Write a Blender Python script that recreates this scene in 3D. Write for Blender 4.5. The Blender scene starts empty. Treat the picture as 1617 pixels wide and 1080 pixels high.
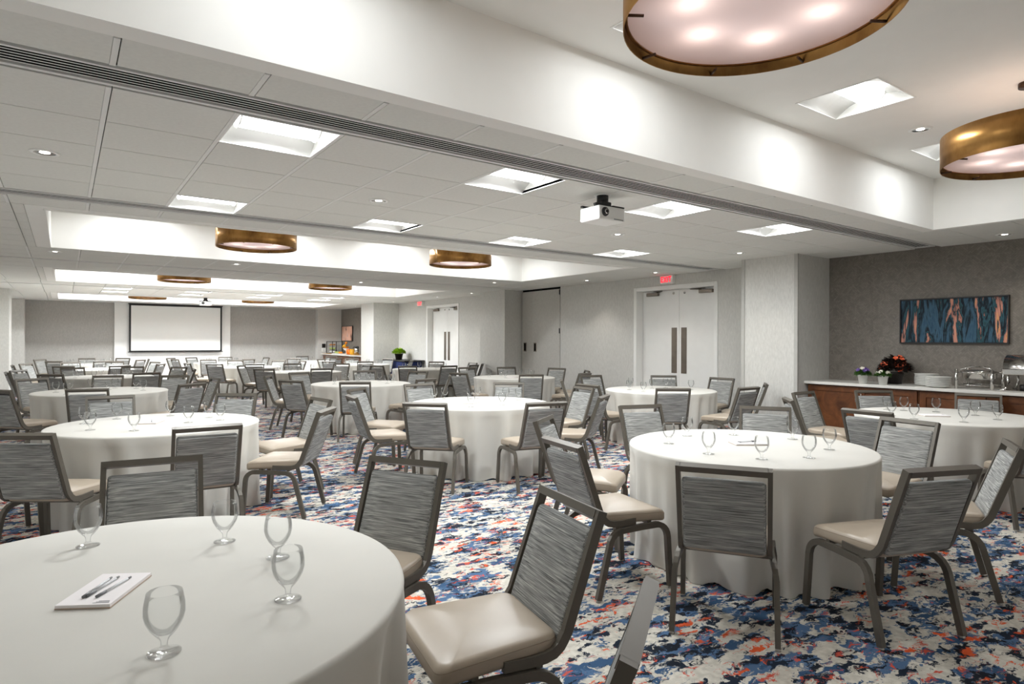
import bpy, bmesh, math, random
from mathutils import Vector, Matrix
random.seed(7)
PI = math.pi
sc = bpy.context.scene
COL = sc.collection
# ---------------------------------------------------------------- camera / world / exposure
YAW, ROLL, FPX, CY, HC = 0.62156, 0.0039748, 987.19, 537.716, 1.47
cam = bpy.data.cameras.new('camera'); co = bpy.data.objects.new('camera', cam); COL.objects.link(co)
cam.sensor_width = 36.0; cam.lens = FPX / 1617 * 36; cam.shift_y = (CY - 540) / 1617
cam.clip_start = 0.05; cam.clip_end = 100
co.matrix_world = Matrix.Translation((0, 0, HC)) @ Matrix.Rotation(-YAW, 4, 'Z') @ Matrix.Rotation(PI/2, 4, 'X') @ Matrix.Rotation(ROLL, 4, 'Z')
sc.camera = co
w = bpy.data.worlds.new('world'); sc.world = w; w.use_nodes = True
w.node_tree.nodes['Background'].inputs[0].default_value = (0.8, 0.85, 0.9, 1)
w.node_tree.nodes['Background'].inputs[1].default_value = 0.3
sc.view_settings.view_transform = 'Standard'; sc.view_settings.look = 'None'
sc.view_settings.gamma = 1.0; sc.view_settings.use_curve_mapping = False
sc.view_settings.exposure = 1.27
sc.cycles.diffuse_bounces = 7; sc.cycles.max_bounces = 14
LENS_E, BULB_W, SPOT_W = 2.2, 0.42, 9.0        # lens glow, drum bulb watts, downlight watts
TROF_W, TROF_FAR_W, TRAY_W = 15.5, 28.0, (4.2, 10.0, 12.0, 27.0)   # square light watts, balanced by area for brightness: near band, far band, the four trays

# ---------------------------------------------------------------- helpers
def link(o): COL.objects.link(o); return o
def obj(name, data, mat=None, parent=None, loc=None, rotz=None):
    if isinstance(data, bmesh.types.BMesh):
        me = bpy.data.meshes.new(name); data.to_mesh(me); data.free(); data = me
    o = bpy.data.objects.new(name, data)
    if mat is not None and len(data.materials) == 0: data.materials.append(mat)
    link(o)
    if parent is not None: o.parent = parent
    if loc is not None: o.location = loc
    if rotz is not None: o.rotation_euler = (0, 0, rotz)
    return o
def tag(o, label=None, cat=None, group=None, kind=None):
    if label: o['label'] = label
    if cat: o['category'] = cat
    if group: o['group'] = group
    if kind: o['kind'] = kind
    return o
def empty(name, loc, rotz=0.0):
    o = bpy.data.objects.new(name, None); link(o); o.location = loc; o.rotation_euler = (0, 0, rotz); o.empty_display_size = 0.1
    return o
def copy_tree(o, parent=None):
    c = o.copy(); link(c); c.parent = parent
    for ch in list(o.children):
        copy_tree(ch, c)
    return c
def BM(): return bmesh.new()
def bx(bm, x0, x1, y0, y1, z0, z1, bev=0.0, seg=1):
    r = bmesh.ops.create_cube(bm, size=1.0)
    for v in r['verts']:
        v.co = Vector(((x0+x1)/2 + v.co.x*(x1-x0), (y0+y1)/2 + v.co.y*(y1-y0), (z0+z1)/2 + v.co.z*(z1-z0)))
    if bev > 0:
        es = list({e for v in r['verts'] for e in v.link_edges})
        bmesh.ops.bevel(bm, geom=es, offset=bev, segments=seg, profile=0.5, affect='EDGES', clamp_overlap=True)
    return bm
def box(name, x0, x1, y0, y1, z0, z1, mat, parent=None, bev=0.0, seg=1):
    return obj(name, bx(BM(), x0, x1, y0, y1, z0, z1, bev, seg), mat, parent)
def lathe(bm, prof, n=24, c=(0, 0, 0), smooth=True, cap=True):
    rings = []
    for r, z in prof:
        if r < 1e-5: rings.append([bm.verts.new((c[0], c[1], c[2]+z))])
        else: rings.append([bm.verts.new((c[0]+r*math.cos(2*PI*i/n), c[1]+r*math.sin(2*PI*i/n), c[2]+z)) for i in range(n)])
    for a, b in zip(rings, rings[1:]):
        for i in range(n):
            j = (i+1) % n
            if len(a) == 1 and len(b) == 1: continue
            if len(a) == 1: f = bm.faces.new((a[0], b[j], b[i]))
            elif len(b) == 1: f = bm.faces.new((a[i], a[j], b[0]))
            else: f = bm.faces.new((a[i], a[j], b[j], b[i]))
            f.smooth = smooth
    return bm
def sweep(bm, pts, x, wx, th, x1=None):
    """rectangular bar along a path in the YZ plane, width wx across x, thickness th in plane; x may drift to x1"""
    n = len(pts); rings = []
    for i, (y, z) in enumerate(pts):
        a = pts[max(i-1, 0)]; b = pts[min(i+1, n-1)]
        ty, tz = b[0]-a[0], b[1]-a[1]; L = math.hypot(ty, tz); ny, nz = -tz/L, ty/L
        xx = x if x1 is None else x + (x1-x)*i/(n-1)
        rings.append([bm.verts.new((xx+sx*wx/2, y+s*ny*th/2, z+s*nz*th/2)) for sx, s in ((-1, -1), (1, -1), (1, 1), (-1, 1))])
    for a, b in zip(rings, rings[1:]):
        for i in range(4):
            j = (i+1) % 4; bm.faces.new((a[i], a[j], b[j], b[i]))
    bm.faces.new(rings[0][::-1]); bm.faces.new(rings[-1])
    bmesh.ops.recalc_face_normals(bm, faces=bm.faces)
    return bm
def tube(bm, pts, r, n=8):
    pts = [Vector(p) for p in pts]; rings = []
    for i, p in enumerate(pts):
        t = (pts[min(i+1, len(pts)-1)] - pts[max(i-1, 0)]).normalized()
        up = Vector((0, 0, 1)) if abs(t.z) < 0.9 else Vector((1, 0, 0))
        a = t.cross(up).normalized(); b = t.cross(a)
        rings.append([bm.verts.new(p + a*r*math.cos(2*PI*k/n) + b*r*math.sin(2*PI*k/n)) for k in range(n)])
    for a, b in zip(rings, rings[1:]):
        for i in range(n):
            j = (i+1) % n; f = bm.faces.new((a[i], a[j], b[j], b[i])); f.smooth = True
    bm.faces.new(rings[0][::-1]); bm.faces.new(rings[-1])
    bmesh.ops.recalc_face_normals(bm, faces=bm.faces)
    return bm
def arc(cx, cy, r, a0, a1, n=6):
    return [(cx + r*math.cos(math.radians(a0+(a1-a0)*i/n)), cy + r*math.sin(math.radians(a0+(a1-a0)*i/n))) for i in range(n+1)]
def rrect(hw0, hw1, y0, y1, r, n=4):
    """rounded quad: half width hw0 at y0, hw1 at y1"""
    out = []
    for (cx, cy, a0) in ((hw0-r, y0+r, -90), (hw1-r, y1-r, 0), (-hw1+r, y1-r, 90), (-hw0+r, y0+r, 180)):
        out += arc(cx, cy, r, a0, a0+90, n)
    return out
def cushion(bm, outline, z0, z1, r, dome=0.006, tf=lambda p: p, n=3):
    cx = sum(p[0] for p in outline)/len(outline); cy = sum(p[1] for p in outline)/len(outline)
    mx = max(abs(p[0]-cx) for p in outline)
    def ring(ins, z):
        k = 1 - ins/mx
        return [bm.verts.new(tf(Vector((cx+(p[0]-cx)*k, cy+(p[1]-cy)*k, z)))) for p in outline]
    R = []
    for i in range(n+1):
        a = PI/2*i/n; R.append(ring(r*(1-math.sin(a)), z0 + r*(1-math.cos(a))))
    for i in range(n+1):
        a = PI/2*i/n; R.append(ring(r*(1-math.cos(a)), z1 - r + r*math.sin(a)))
    R.append(ring(mx*0.45, z1+dome*0.8)); R.append(ring(mx*0.8, z1+dome))
    m = len(outline)
    for a, b in zip(R, R[1:]):
        for i in range(m):
            j = (i+1) % m; f = bm.faces.new((a[i], a[j], b[j], b[i])); f.smooth = True
    f = bm.faces.new(R[-1]); f.smooth = True
    bm.faces.new(R[0][::-1])
    bmesh.ops.recalc_face_normals(bm, faces=bm.faces)
    return bm
def S(r, g, b): # sRGB 0-255 -> linear
    f = lambda v: (v/12.92 if v <= 0.04045 else ((v+0.055)/1.055)**2.4)
    return (f(r/255), f(g/255), f(b/255), 1.0)

# ---------------------------------------------------------------- materials
class NT:
    def __init__(s, name):
        s.m = bpy.data.materials.new(name); s.m.use_nodes = True; s.t = s.m.node_tree; s.b = s.t.nodes['Principled BSDF']
    def n(s, typ, **kw):
        nd = s.t.nodes.new(typ)
        for k, v in kw.items():
            if k.startswith('i_'):
                key = k[2:]; key = int(key) if key.isdigit() else key
                nd.inputs[key].default_value = v
            else: setattr(nd, k, v)
        return nd
    def l(s, a, b): s.t.links.new(a, b)
    def coord(s, kind='Object', scale=(1, 1, 1), rot=(0, 0, 0)):
        tc = s.n('ShaderNodeTexCoord'); mp = s.n('ShaderNodeMapping'); s.l(tc.outputs[kind], mp.inputs[0])
        mp.inputs['Scale'].default_value = scale; mp.inputs['Rotation'].default_value = rot
        return mp.outputs[0]
    def geo(s, scale=(1, 1, 1), rot=(0, 0, 0)):
        g = s.n('ShaderNodeNewGeometry'); mp = s.n('ShaderNodeMapping'); s.l(g.outputs['Position'], mp.inputs[0])
        mp.inputs['Scale'].default_value = scale; mp.inputs['Rotation'].default_value = rot
        return mp.outputs[0]
    def noise(s, vec, scale, detail=3, rough=0.5, dist=0.0):
        nd = s.n('ShaderNodeTexNoise'); s.l(vec, nd.inputs['Vector']); nd.inputs['Scale'].default_value = scale
        nd.inputs['Detail'].default_value = detail; nd.inputs['Roughness'].default_value = rough; nd.inputs['Distortion'].default_value = dist
        return nd.outputs['Fac']
    def ramp(s, fac, stops, interp='LINEAR'):
        r = s.n('ShaderNodeValToRGB'); r.color_ramp.interpolation = interp; e = r.color_ramp.elements
        while len(e) < len(stops): e.new(0.5)
        for k, (p, c) in enumerate(stops): e[k].position = p; e[k].color = c if len(c) == 4 else (*c, 1)
        s.l(fac, r.inputs[0]); return r.outputs[0]
    def mix(s, fac, a, b):
        m = s.n('ShaderNodeMix', data_type='RGBA')
        for k, v in ((0, fac), (6, a), (7, b)):
            if hasattr(v, 'is_output'): s.l(v, m.inputs[k])
            else: m.inputs[k].default_value = v
        return m.outputs[2]
    def bump(s, h, strength=0.2, dist=0.01):
        b = s.n('ShaderNodeBump'); b.inputs['Strength'].default_value = strength; b.inputs['Distance'].default_value = dist
        s.l(h, b.inputs['Height']); s.l(b.outputs[0], s.b.inputs['Normal'])
    def col(s, c):
        if hasattr(c, 'is_output'): s.l(c, s.b.inputs['Base Color'])
        else: s.b.inputs['Base Color'].default_value = c
        return s
    def set(s, rough=0.5, metal=0.0, spec=0.5):
        s.b.inputs['Roughness'].default_value = rough; s.b.inputs['Metallic'].default_value = metal; s.b.inputs['Specular IOR Level'].default_value = spec
        return s
def plain(name, c, rough=0.5, metal=0.0, spec=0.5, var=0.06, scale=6.0):
    t = NT(name); v = t.coord('Object'); f = t.noise(v, scale, 3)
    a = tuple(x*(1-var) for x in c[:3]) + (1,); b = tuple(min(1, x*(1+var)) for x in c[:3]) + (1,)
    t.col(t.ramp(f, [(0.3, a), (0.7, b)])); t.set(rough, metal, spec); return t.m
M = {}
M['ceil_tile'] = plain('ceiling_tile', S(226, 226, 221), 0.9, spec=0.1, var=0.025, scale=40)
M['grid'] = plain('grid_white', S(234, 234, 231), 0.6, var=0.01)
M['gypsum'] = plain('gypsum_white', S(243, 242, 238), 0.9, spec=0.1, var=0.01)
M['plenum'] = plain('plenum_dark', S(40, 38, 36), 0.9, spec=0.05)
M['slotblack'] = plain('slot_black', S(14, 13, 11), 0.8, spec=0.05)
M['black'] = plain('black_plastic', S(24, 23, 22), 0.45)
M['white_paint'] = plain('white_paint', S(240, 240, 237), 0.45, var=0.015)
M['white_ceramic'] = plain('white_ceramic', S(238, 238, 234), 0.18, var=0.01)
M['steel'] = plain('steel', (0.62, 0.61, 0.59, 1), 0.16, 1.0, var=0.05)
M['plate_steel'] = plain('brushed_bronze', (0.22, 0.19, 0.16, 1), 0.35, 1.0, var=0.08)
M['quartz'] = plain('quartz', S(222, 220, 214), 0.25, var=0.012, scale=30)
M['screen'] = plain('screen_white', S(240, 241, 238), 0.85, spec=0.1, var=0.006)
M['navy'] = plain('navy_cloth', S(36, 44, 78), 0.85, spec=0.1)
M['paper'] = plain('paper', S(240, 236, 236), 0.75, spec=0.1, var=0.01)
M['paper_edge'] = plain('paper_edge', S(196, 176, 160), 0.8)
M['pen'] = plain('pen_grey', S(112, 114, 116), 0.35)
M['pen_clear'] = plain('pen_light', S(214, 216, 218), 0.25)
M['ink'] = plain('print_grey', S(120, 120, 122), 0.7)
M['leaf'] = plain('leaf_green', S(70, 110, 44), 0.55, var=0.35, scale=30)
M['lime'] = plain('leaf_lime', S(150, 186, 40), 0.55, var=0.3, scale=30)
M['darkleaf'] = plain('leaf_dark', S(38, 27, 22), 0.5, var=0.4, scale=30)
M['orange_petal'] = plain('petal_orange', S(238, 104, 62), 0.6, var=0.15, scale=40)
M['purple_petal'] = plain('petal_purple', S(104, 74, 150), 0.6, var=0.2, scale=40)
M['white_petal'] = plain('petal_white', S(226, 222, 206), 0.6, var=0.1)
M['darkpot'] = plain('dark_pot', S(44, 38, 34), 0.5)
M['orange_fruit'] = plain('orange_fruit', S(242, 140, 22), 0.5, var=0.1)
M['banana'] = plain('banana', S(236, 178, 40), 0.5, var=0.1)
M['juice'] = plain('orange_juice', S(246, 128, 8), 0.3)
M['juice2'] = plain('yellow_juice', S(240, 176, 30), 0.3)
M['melon'] = plain('melon_green', S(176, 190, 110), 0.5, var=0.15, scale=60)
M['pastry'] = plain('pastry', S(190, 128, 62), 0.7, var=0.25, scale=60)
M['trayboard'] = plain('board_wood', S(190, 140, 66), 0.5)

def m_carpet():
    t = NT('carpet'); v = t.geo((1, 1, 1))
    vs = t.geo((1.0, 1.9, 1), (0, 0, 0.5))
    dn = t.n('ShaderNodeTexNoise'); t.l(v, dn.inputs['Vector']); dn.inputs['Scale'].default_value = 16; dn.inputs['Detail'].default_value = 5
    add = t.n('ShaderNodeVectorMath', operation='MULTIPLY_ADD'); t.l(dn.outputs['Color'], add.inputs[0]); add.inputs[1].default_value = (0.17, 0.17, 0); t.l(vs, add.inputs[2])
    wv = add.outputs[0]
    def msk(off, scale, lo, hi, detail=9, rough=0.66):
        sh = t.n('ShaderNodeVectorMath', operation='ADD'); t.l(wv, sh.inputs[0]); sh.inputs[1].default_value = (off, off*1.7, off*0.3)
        return t.ramp(t.noise(sh.outputs[0], scale, detail, rough), [(lo, (0, 0, 0, 1)), (hi, (1, 1, 1, 1))])
    def mul(a, b):
        m = t.n('ShaderNodeMath', operation='MULTIPLY'); t.l(a, m.inputs[0]); t.l(b, m.inputs[1]); return m.outputs[0]
    base = t.ramp(t.noise(v, 30, 3), [(0.35, S(184, 180, 169)), (0.65, S(208, 204, 193))])
    c = t.mix(msk(3.1, 4.8, 0.514, 0.524), base, S(150, 152, 154))
    c = t.mix(msk(3.1, 4.8, 0.528, 0.538), c, S(80, 106, 138))
    c = t.mix(msk(3.4, 5.6, 0.555, 0.565), c, S(60, 86, 116))
    c = t.mix(msk(7.7, 5.6, 0.562, 0.57), c, S(38, 46, 58))
    c = t.mix(mul(msk(1.3, 7.0, 0.53, 0.54), msk(3.1, 4.8, 0.50, 0.53)), c, S(36, 40, 48))
    c = t.mix(mul(msk(12.2, 10.0, 0.568, 0.576), msk(20.0, 2.0, 0.50, 0.54)), c, S(212, 92, 54))
    c = t.mix(mul(msk(15.5, 13.0, 0.60, 0.61), msk(31.0, 2.3, 0.48, 0.53)), c, S(196, 88, 72))
    c = t.mix(msk(26.0, 11.0, 0.61, 0.62), c, S(196, 192, 182))
    t.col(c); t.set(0.97, spec=0.05); t.bump(t.noise(v, 420, 1), 0.25, 0.004); return t.m
M['carpet'] = m_carpet()
def m_wall(name, c0, c1, sc_=(55, 55, 15)):
    t = NT(name); v = t.geo(sc_); f = t.noise(v, 1.0, 3, 0.65)
    t.col(t.ramp(f, [(0.3, c0), (0.7, c1)])); t.set(0.62, spec=0.3); t.bump(f, 0.12, 0.006); return t.m
M['wallpaper'] = m_wall('grey_wallpaper', S(198, 197, 192), S(214, 213, 208))
M['back_paper'] = m_wall('back_wallpaper', S(168, 166, 161), S(184, 182, 177))
M['wall_plain'] = m_wall('plain_grey_wall', S(178, 177, 172), S(186, 185, 180), (8, 8, 8))
M['opwall'] = m_wall('panel_wall', S(192, 190, 184), S(202, 200, 194), (20, 20, 20))
def m_dark():
    t = NT('taupe_herringbone'); v = t.geo((1, 1, 1), (0, 0, 0))
    sep = t.n('ShaderNodeSeparateXYZ'); t.l(v, sep.inputs[0]); cmb = t.n('ShaderNodeCombineXYZ')
    ad = t.n('ShaderNodeMath', operation='ADD'); t.l(sep.outputs[0], ad.inputs[0]); t.l(sep.outputs[1], ad.inputs[1])
    t.l(ad.outputs[0], cmb.inputs[0]); t.l(sep.outputs[2], cmb.inputs[1])
    def br(ang, off):
        mp = t.n('ShaderNodeMapping'); t.l(cmb.outputs[0], mp.inputs[0]); mp.inputs['Rotation'].default_value = (0, 0, ang); mp.inputs['Location'].default_value = (off, off, 0)
        b = t.n('ShaderNodeTexBrick'); t.l(mp.outputs[0], b.inputs['Vector']); b.inputs['Scale'].default_value = 11.0; b.inputs['Mortar Size'].default_value = 0.012
        b.inputs['Color1'].default_value = (0.2, 0.2, 0.2, 1); b.inputs['Color2'].default_value = (0.8, 0.8, 0.8, 1); b.inputs['Mortar'].default_value = (0, 0, 0, 1)
        return b.outputs['Color']
    wv = t.n('ShaderNodeTexChecker'); t.l(cmb.outputs[0], wv.inputs['Vector']); wv.inputs['Scale'].default_value = 7.0
    f = t.mix(wv.outputs['Fac'], br(0.785, 0), br(-0.785, 3.3))
    n = t.noise(v, 9, 3); f2 = t.mix(0.45, f, n)
    t.col(t.ramp(f2, [(0.05, S(100, 94, 87)), (0.5, S(126, 120, 112)), (0.9, S(140, 134, 126))])); t.set(0.5, spec=0.35); t.bump(f2, 0.25, 0.006); return t.m
M['taupe'] = m_dark()
def m_linen():
    t = NT('linen'); v = t.coord('Object'); f = t.noise(v, 3.0, 3)
    t.col(t.ramp(f, [(0.3, S(206, 204, 197)), (0.7, S(211, 209, 202))])); t.set(0.75, spec=0.15)
    t.b.inputs['Sheen Weight'].default_value = 0.1; t.bump(t.noise(v, 500, 1), 0.05, 0.001); return t.m
M['linen'] = m_linen()
def m_fabric():
    t = NT('striped_fabric'); v = t.coord('Object', (7, 150, 150)); f = t.noise(v, 1.0, 4, 0.6)
    v2 = t.coord('Object', (3, 330, 330)); g = t.noise(v2, 1.0, 2)
    c = t.ramp(t.mix(0.45, f, g), [(0.34, S(78, 79, 78)), (0.47, S(138, 139, 137)), (0.55, S(162, 163, 160)), (0.68, S(208, 208, 203))])
    t.col(c); t.set(0.8, spec=0.2); t.bump(f, 0.3, 0.002); return t.m
M['fabric'] = m_fabric()
M['vinyl'] = plain('taupe_vinyl', S(170, 157, 140), 0.36, var=0.03, scale=8)
M['piping'] = plain('vinyl_piping', S(150, 137, 120), 0.45, var=0.03)
M['frame'] = plain('bronze_frame', S(97, 92, 83), 0.42, 0.25, var=0.08, scale=5)
M['glide'] = plain('steel_glide', (0.4, 0.39, 0.37, 1), 0.3, 1.0)
def m_wood():
    t = NT('walnut'); v = t.geo((3, 3, 26), (0, PI/2, 0)); v = t.geo((14, 3, 2.2)); f = t.noise(v, 1.6, 5, 0.6, 1.2)
    t.col(t.ramp(f, [(0.25, S(70, 40, 22)), (0.55, S(104, 62, 34)), (0.8, S(128, 80, 46))])); t.set(0.35, spec=0.4); return t.m
M['walnut'] = m_wood()
def m_brass():
    t = NT('antique_brass'); v = t.coord('Object', (2.2, 2.2, 1.2)); f = t.noise(v, 1.6, 5, 0.6)
    t.col(t.ramp(f, [(0.28, (0.13, 0.06, 0.02, 1)), (0.5, (0.40, 0.21, 0.065, 1)), (0.75, (0.58, 0.34, 0.125, 1))])); t.set(0.34, 1.0)
    t.l(t.ramp(f, [(0.3, (0.45, 0.45, 0.45, 1)), (0.7, (0.26, 0.26, 0.26, 1))]), t.b.inputs['Roughness']); return t.m
M['brass'] = m_brass()
M['bronze'] = plain('dark_bronze', (0.09, 0.05, 0.03, 1), 0.4, 0.8)
def m_glass():
    m = bpy.data.materials.new('clear_glass'); m.use_nodes = True; t = m.node_tree; t.nodes.clear()
    o = t.nodes.new('ShaderNodeOutputMaterial'); mx = t.nodes.new('ShaderNodeMixShader'); tr = t.nodes.new('ShaderNodeBsdfTransparent'); gl = t.nodes.new('ShaderNodeBsdfGlossy')
    lw = t.nodes.new('ShaderNodeLayerWeight'); lw.inputs[0].default_value = 0.22; gl.inputs['Roughness'].default_value = 0.03
    tr.inputs[0].default_value = (0.985, 0.988, 0.988, 1); mp = t.nodes.new('ShaderNodeMath'); mp.operation = 'MULTIPLY'; mp.inputs[1].default_value = 0.6
    t.links.new(lw.outputs['Fresnel'], mp.inputs[0]); t.links.new(mp.outputs[0], mx.inputs[0]); t.links.new(tr.outputs[0], mx.inputs[1]); t.links.new(gl.outputs[0], mx.inputs[2]); t.links.new(mx.outputs[0], o.inputs[0])
    return m
M['glass'] = m_glass()
def m_emit(name, c, s):
    m = bpy.data.materials.new(name); m.use_nodes = True; b = m.node_tree.nodes['Principled BSDF']
    b.inputs['Base Color'].default_value = c; b.inputs['Emission Color'].default_value = c; b.inputs['Emission Strength'].default_value = s; b.inputs['Roughness'].default_value = 0.5
    return m
M['lens'] = m_emit('light_lens', (0.96, 0.98, 1.0, 1), LENS_E)
M['spotlens'] = m_emit('downlight_lens', (1.0, 0.95, 0.88, 1), 3.5)
M['exit_red'] = m_emit('exit_red', (1.0, 0.02, 0.045, 1), 0.6)
def m_diffuser():
    m = bpy.data.materials.new('frosted_diffuser'); m.use_nodes = True; t = m.node_tree; t.nodes.clear()
    o = t.nodes.new('ShaderNodeOutputMaterial'); a = t.nodes.new('ShaderNodeBsdfTranslucent'); b = t.nodes.new('ShaderNodeBsdfDiffuse'); mx = t.nodes.new('ShaderNodeMixShader')
    n = t.nodes.new('ShaderNodeTexNoise'); n.inputs['Scale'].default_value = 3; r = t.nodes.new('ShaderNodeValToRGB'); t.links.new(n.outputs['Fac'], r.inputs[0])
    r.color_ramp.elements[0].color = (0.68, 0.60, 0.64, 1); r.color_ramp.elements[1].color = (0.74, 0.66, 0.70, 1)
    t.links.new(r.outputs[0], a.inputs[0]); t.links.new(r.outputs[0], b.inputs[0]); mx.inputs[0].default_value = 0.4
    t.links.new(a.outputs[0], mx.inputs[1]); t.links.new(b.outputs[0], mx.inputs[2]); t.links.new(mx.outputs[0], o.inputs[0]); return m
M['diffuser'] = m_diffuser()
def m_art(name, stops, sc_, seed):
    t = NT(name); v = t.coord('Object', sc_); mp = t.n('ShaderNodeVectorMath', operation='ADD'); t.l(v, mp.inputs[0]); mp.inputs[1].default_value = (seed, seed*2, seed)
    f = t.noise(mp.outputs[0], 1.0, 9, 0.6, 0.45)
    t.col(t.ramp(f, stops)); t.set(0.55, spec=0.2); return t.m
M['art'] = m_art('painting', [(0.30, S(20, 24, 34)), (0.37, S(44, 76, 98)), (0.42, S(66, 98, 120)), (0.455, S(38, 62, 74)), (0.475, S(20, 26, 36)), (0.50, S(24, 34, 44)), (0.515, S(52, 92, 104)), (0.54, S(40, 72, 78)), (0.553, S(28, 34, 42)), (0.56, S(176, 122, 108)), (0.60, S(206, 146, 128)), (0.63, S(226, 166, 100)), (0.65, S(40, 60, 70)), (0.8, S(62, 98, 118))], (4, 7.0, 1.25), 2.3)
M['art2'] = m_art('small_painting', [(0.3, S(40, 36, 36)), (0.38, S(60, 50, 48)), (0.42, S(214, 160, 136)), (0.6, S(228, 182, 160)), (0.66, S(120, 140, 156)), (0.75, S(230, 190, 168))], (3, 3.2, 1.6), 1.7)

# ---------------------------------------------------------------- room shell
H, HT = 2.72, 3.27          # lower ceiling, tray ceiling
XR, XL, YB, YN = 9.34, -1.75, 25.5, -1.3
def wall(name, *a, mat='wallpaper', parent=None):
    o = box(name, *a, M[mat], parent)
    if parent is None: tag(o, kind='structure')
    return o
floor = tag(box('floor', XL-0.3, XR+0.5, YN-0.3, YB+0.3, -0.1, 0.0, M['carpet']), kind='structure')
WR = wall('wall_right', XR, XR+0.1, 8.79, 11.12, 0, 3.4)
wall('wall_right_near', XR, XR+0.1, YN, 4.87, 0, 3.4, mat='taupe')
wall('wall_right_between', XR, XR+0.1, 5.74, 6.845, 0, 3.4)
wall('wall_right_above_door', XR, XR+0.1, 6.845, 8.79, 2.51, 3.4)
wall('wall_right_far', XR, XR+0.1, 13.75, 15.71, 0, 3.4)
wall('wall_right_far_end', XR, XR+0.1, 17.66, 19.75, 0, 3.4)
wall('wall_right_above_far_door', XR, XR+0.1, 15.71, 17.66, 2.53, 3.4)
wall('wall_right_niche', XR, XR+0.1, 20.8, 25.2, 0, 3.4, mat='taupe')
# pillars (faces with a slim corner trim on the near one)
P1 = wall('wall_pillar_near', 8.46, XR+0.05, 4.86, 5.74, 0, H+0.02)
box('corner_trim', 8.447, 8.475, 4.847, 4.90, 0, H, M['wall_plain'], P1); box('corner_trim', 8.447, 8.475, 5.70, 5.753, 0, H, M['wall_plain'], P1)
P2 = wall('wall_pillar_middle', 8.83, XR+0.05, 12.64, 13.75, 0, H+0.02)
wall('wall_pillar_far', 8.42, XR+0.05, 19.72, 20.8, 0, H+0.02)
wall('wall_pillar_corner', 8.36, XR+0.05, 25.2, YB+0.1, 0, H+0.02)
wall('wall_left', XL-0.1, XL, YN, YB, 0, 3.4, mat='white_paint')  # unseen wall, its white chosen to bounce light into the room
PL = wall('wall_pillar_left', XL, -1.12, 20.0, 20.9, 0, H+0.02)
wall('wall_pillar_left_corner', XL, -1.02, 24.9, YB+0.1, 0, H+0.02)
wall('wall_near', XL-0.1, XR+0.1, YN-0.1, YN, 0, 3.4, mat='white_paint')  # unseen wall behind the camera, white chosen to add bounce light
wall('wall_back', XL-0.1, XR+0.1, YB, YB+0.1, 0, 3.4, mat='back_paper')
wall('wall_back_pilaster', 1.40, 5.10, YB-0.09, YB, 0, H, mat='white_paint')
for nm, a in (('baseboard_left', (-1.75, -1.105, 19.985, 20.0)), ('baseboard_right', (XR-0.015, XR, 8.81, 11.12)), ('baseboard_back', (-1.0, 1.4, YB-0.015, YB)), ('baseboard_back_end', (5.1, 8.36, YB-0.015, YB)),
              ('baseboard_left_side', (-1.12, -1.105, 19.985, 20.9)), ('baseboard_pillar', (8.445, 8.46, 4.86, 5.74)), ('baseboard_right_far', (XR-0.015, XR, 13.75, 15.69)), ('baseboard_right_end', (XR-0.015, XR, 17.68, 19.72))):
    tag(box(nm, *a, 0, 0.11, M['black']), kind='structure')
# trays: y0,y1 of each raised tray, x range
TX0, TX1 = -0.15, 7.78
TR = [(-0.08, 2.90), (7.53, 10.52), (13.80, 16.64), (21.08, 23.88)]
TRY = [2.30, 9.90, 16.02, 23.26]; TRX = [0.85, 2.84, 4.78, 6.72]
ceil = tag(box('ceiling', XL-0.1, XR+0.5, YN-0.1, YB+0.1, 3.40, 3.46, M['plenum']), kind='structure')
for k, (a, b) in enumerate(TR):
    r = empty('tray_%d' % (k+1), ((TX0+TX1)/2, (a+b)/2, H)); r.name = 'ceiling_tray'; tag(r, kind='structure')
    def part(nm, *c):
        o = box(nm, *c, M['gypsum']); o.parent = r; o.location = -r.location; return o
    hy = TRY[k]; hs = 0.286; yy0, yy1 = hy-hs, hy+hs
    part('tray_ceiling', TX0-0.06, TX1+0.06, a-0.06, yy0, HT, HT+0.03); part('tray_ceiling', TX0-0.06, TX1+0.06, yy1, b+0.06, HT, HT+0.03)
    xa = TX0-0.06
    for x in TRX + [None]:
        xb = TX1+0.06 if x is None else x-hs
        part('tray_ceiling', xa, xb, yy0, yy1, HT, HT+0.03)
        if x is not None: xa = x+hs
    part('tray_side', TX0-0.05, TX0, a-0.05, b+0.05, H+0.03, HT); part('tray_side', TX1, TX1+0.05, a-0.05, b+0.05, H+0.03, HT)
    part('tray_side', TX0, TX1, a-0.05, a, H+0.03, HT); part('tray_side', TX0, TX1, b, b+0.05, H+0.03, HT)
    # smooth border around the opening with a fine lip
    e = 0.16
    part('tray_border', TX0-e, TX0, a-e, b+e, H, H+0.03); part('tray_border', TX1, TX1+e, a-e, b+e, H, H+0.03)
    part('tray_border', TX0, TX1, a-e, a, H, H+0.03); part('tray_border', TX0, TX1, b, b+e, H, H+0.03)
    part('tray_lip', TX0-0.02, TX1+0.02, b, b+0.02, H-0.012, H); part('tray_lip', TX0-0.02, TX1+0.02, a-0.02, a, H-0.012, H)
    part('tray_lip', TX1, TX1+0.02, a, b, H-0.012, H); part('tray_lip', TX0-0.02, TX0, a, b, H-0.012, H)
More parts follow.
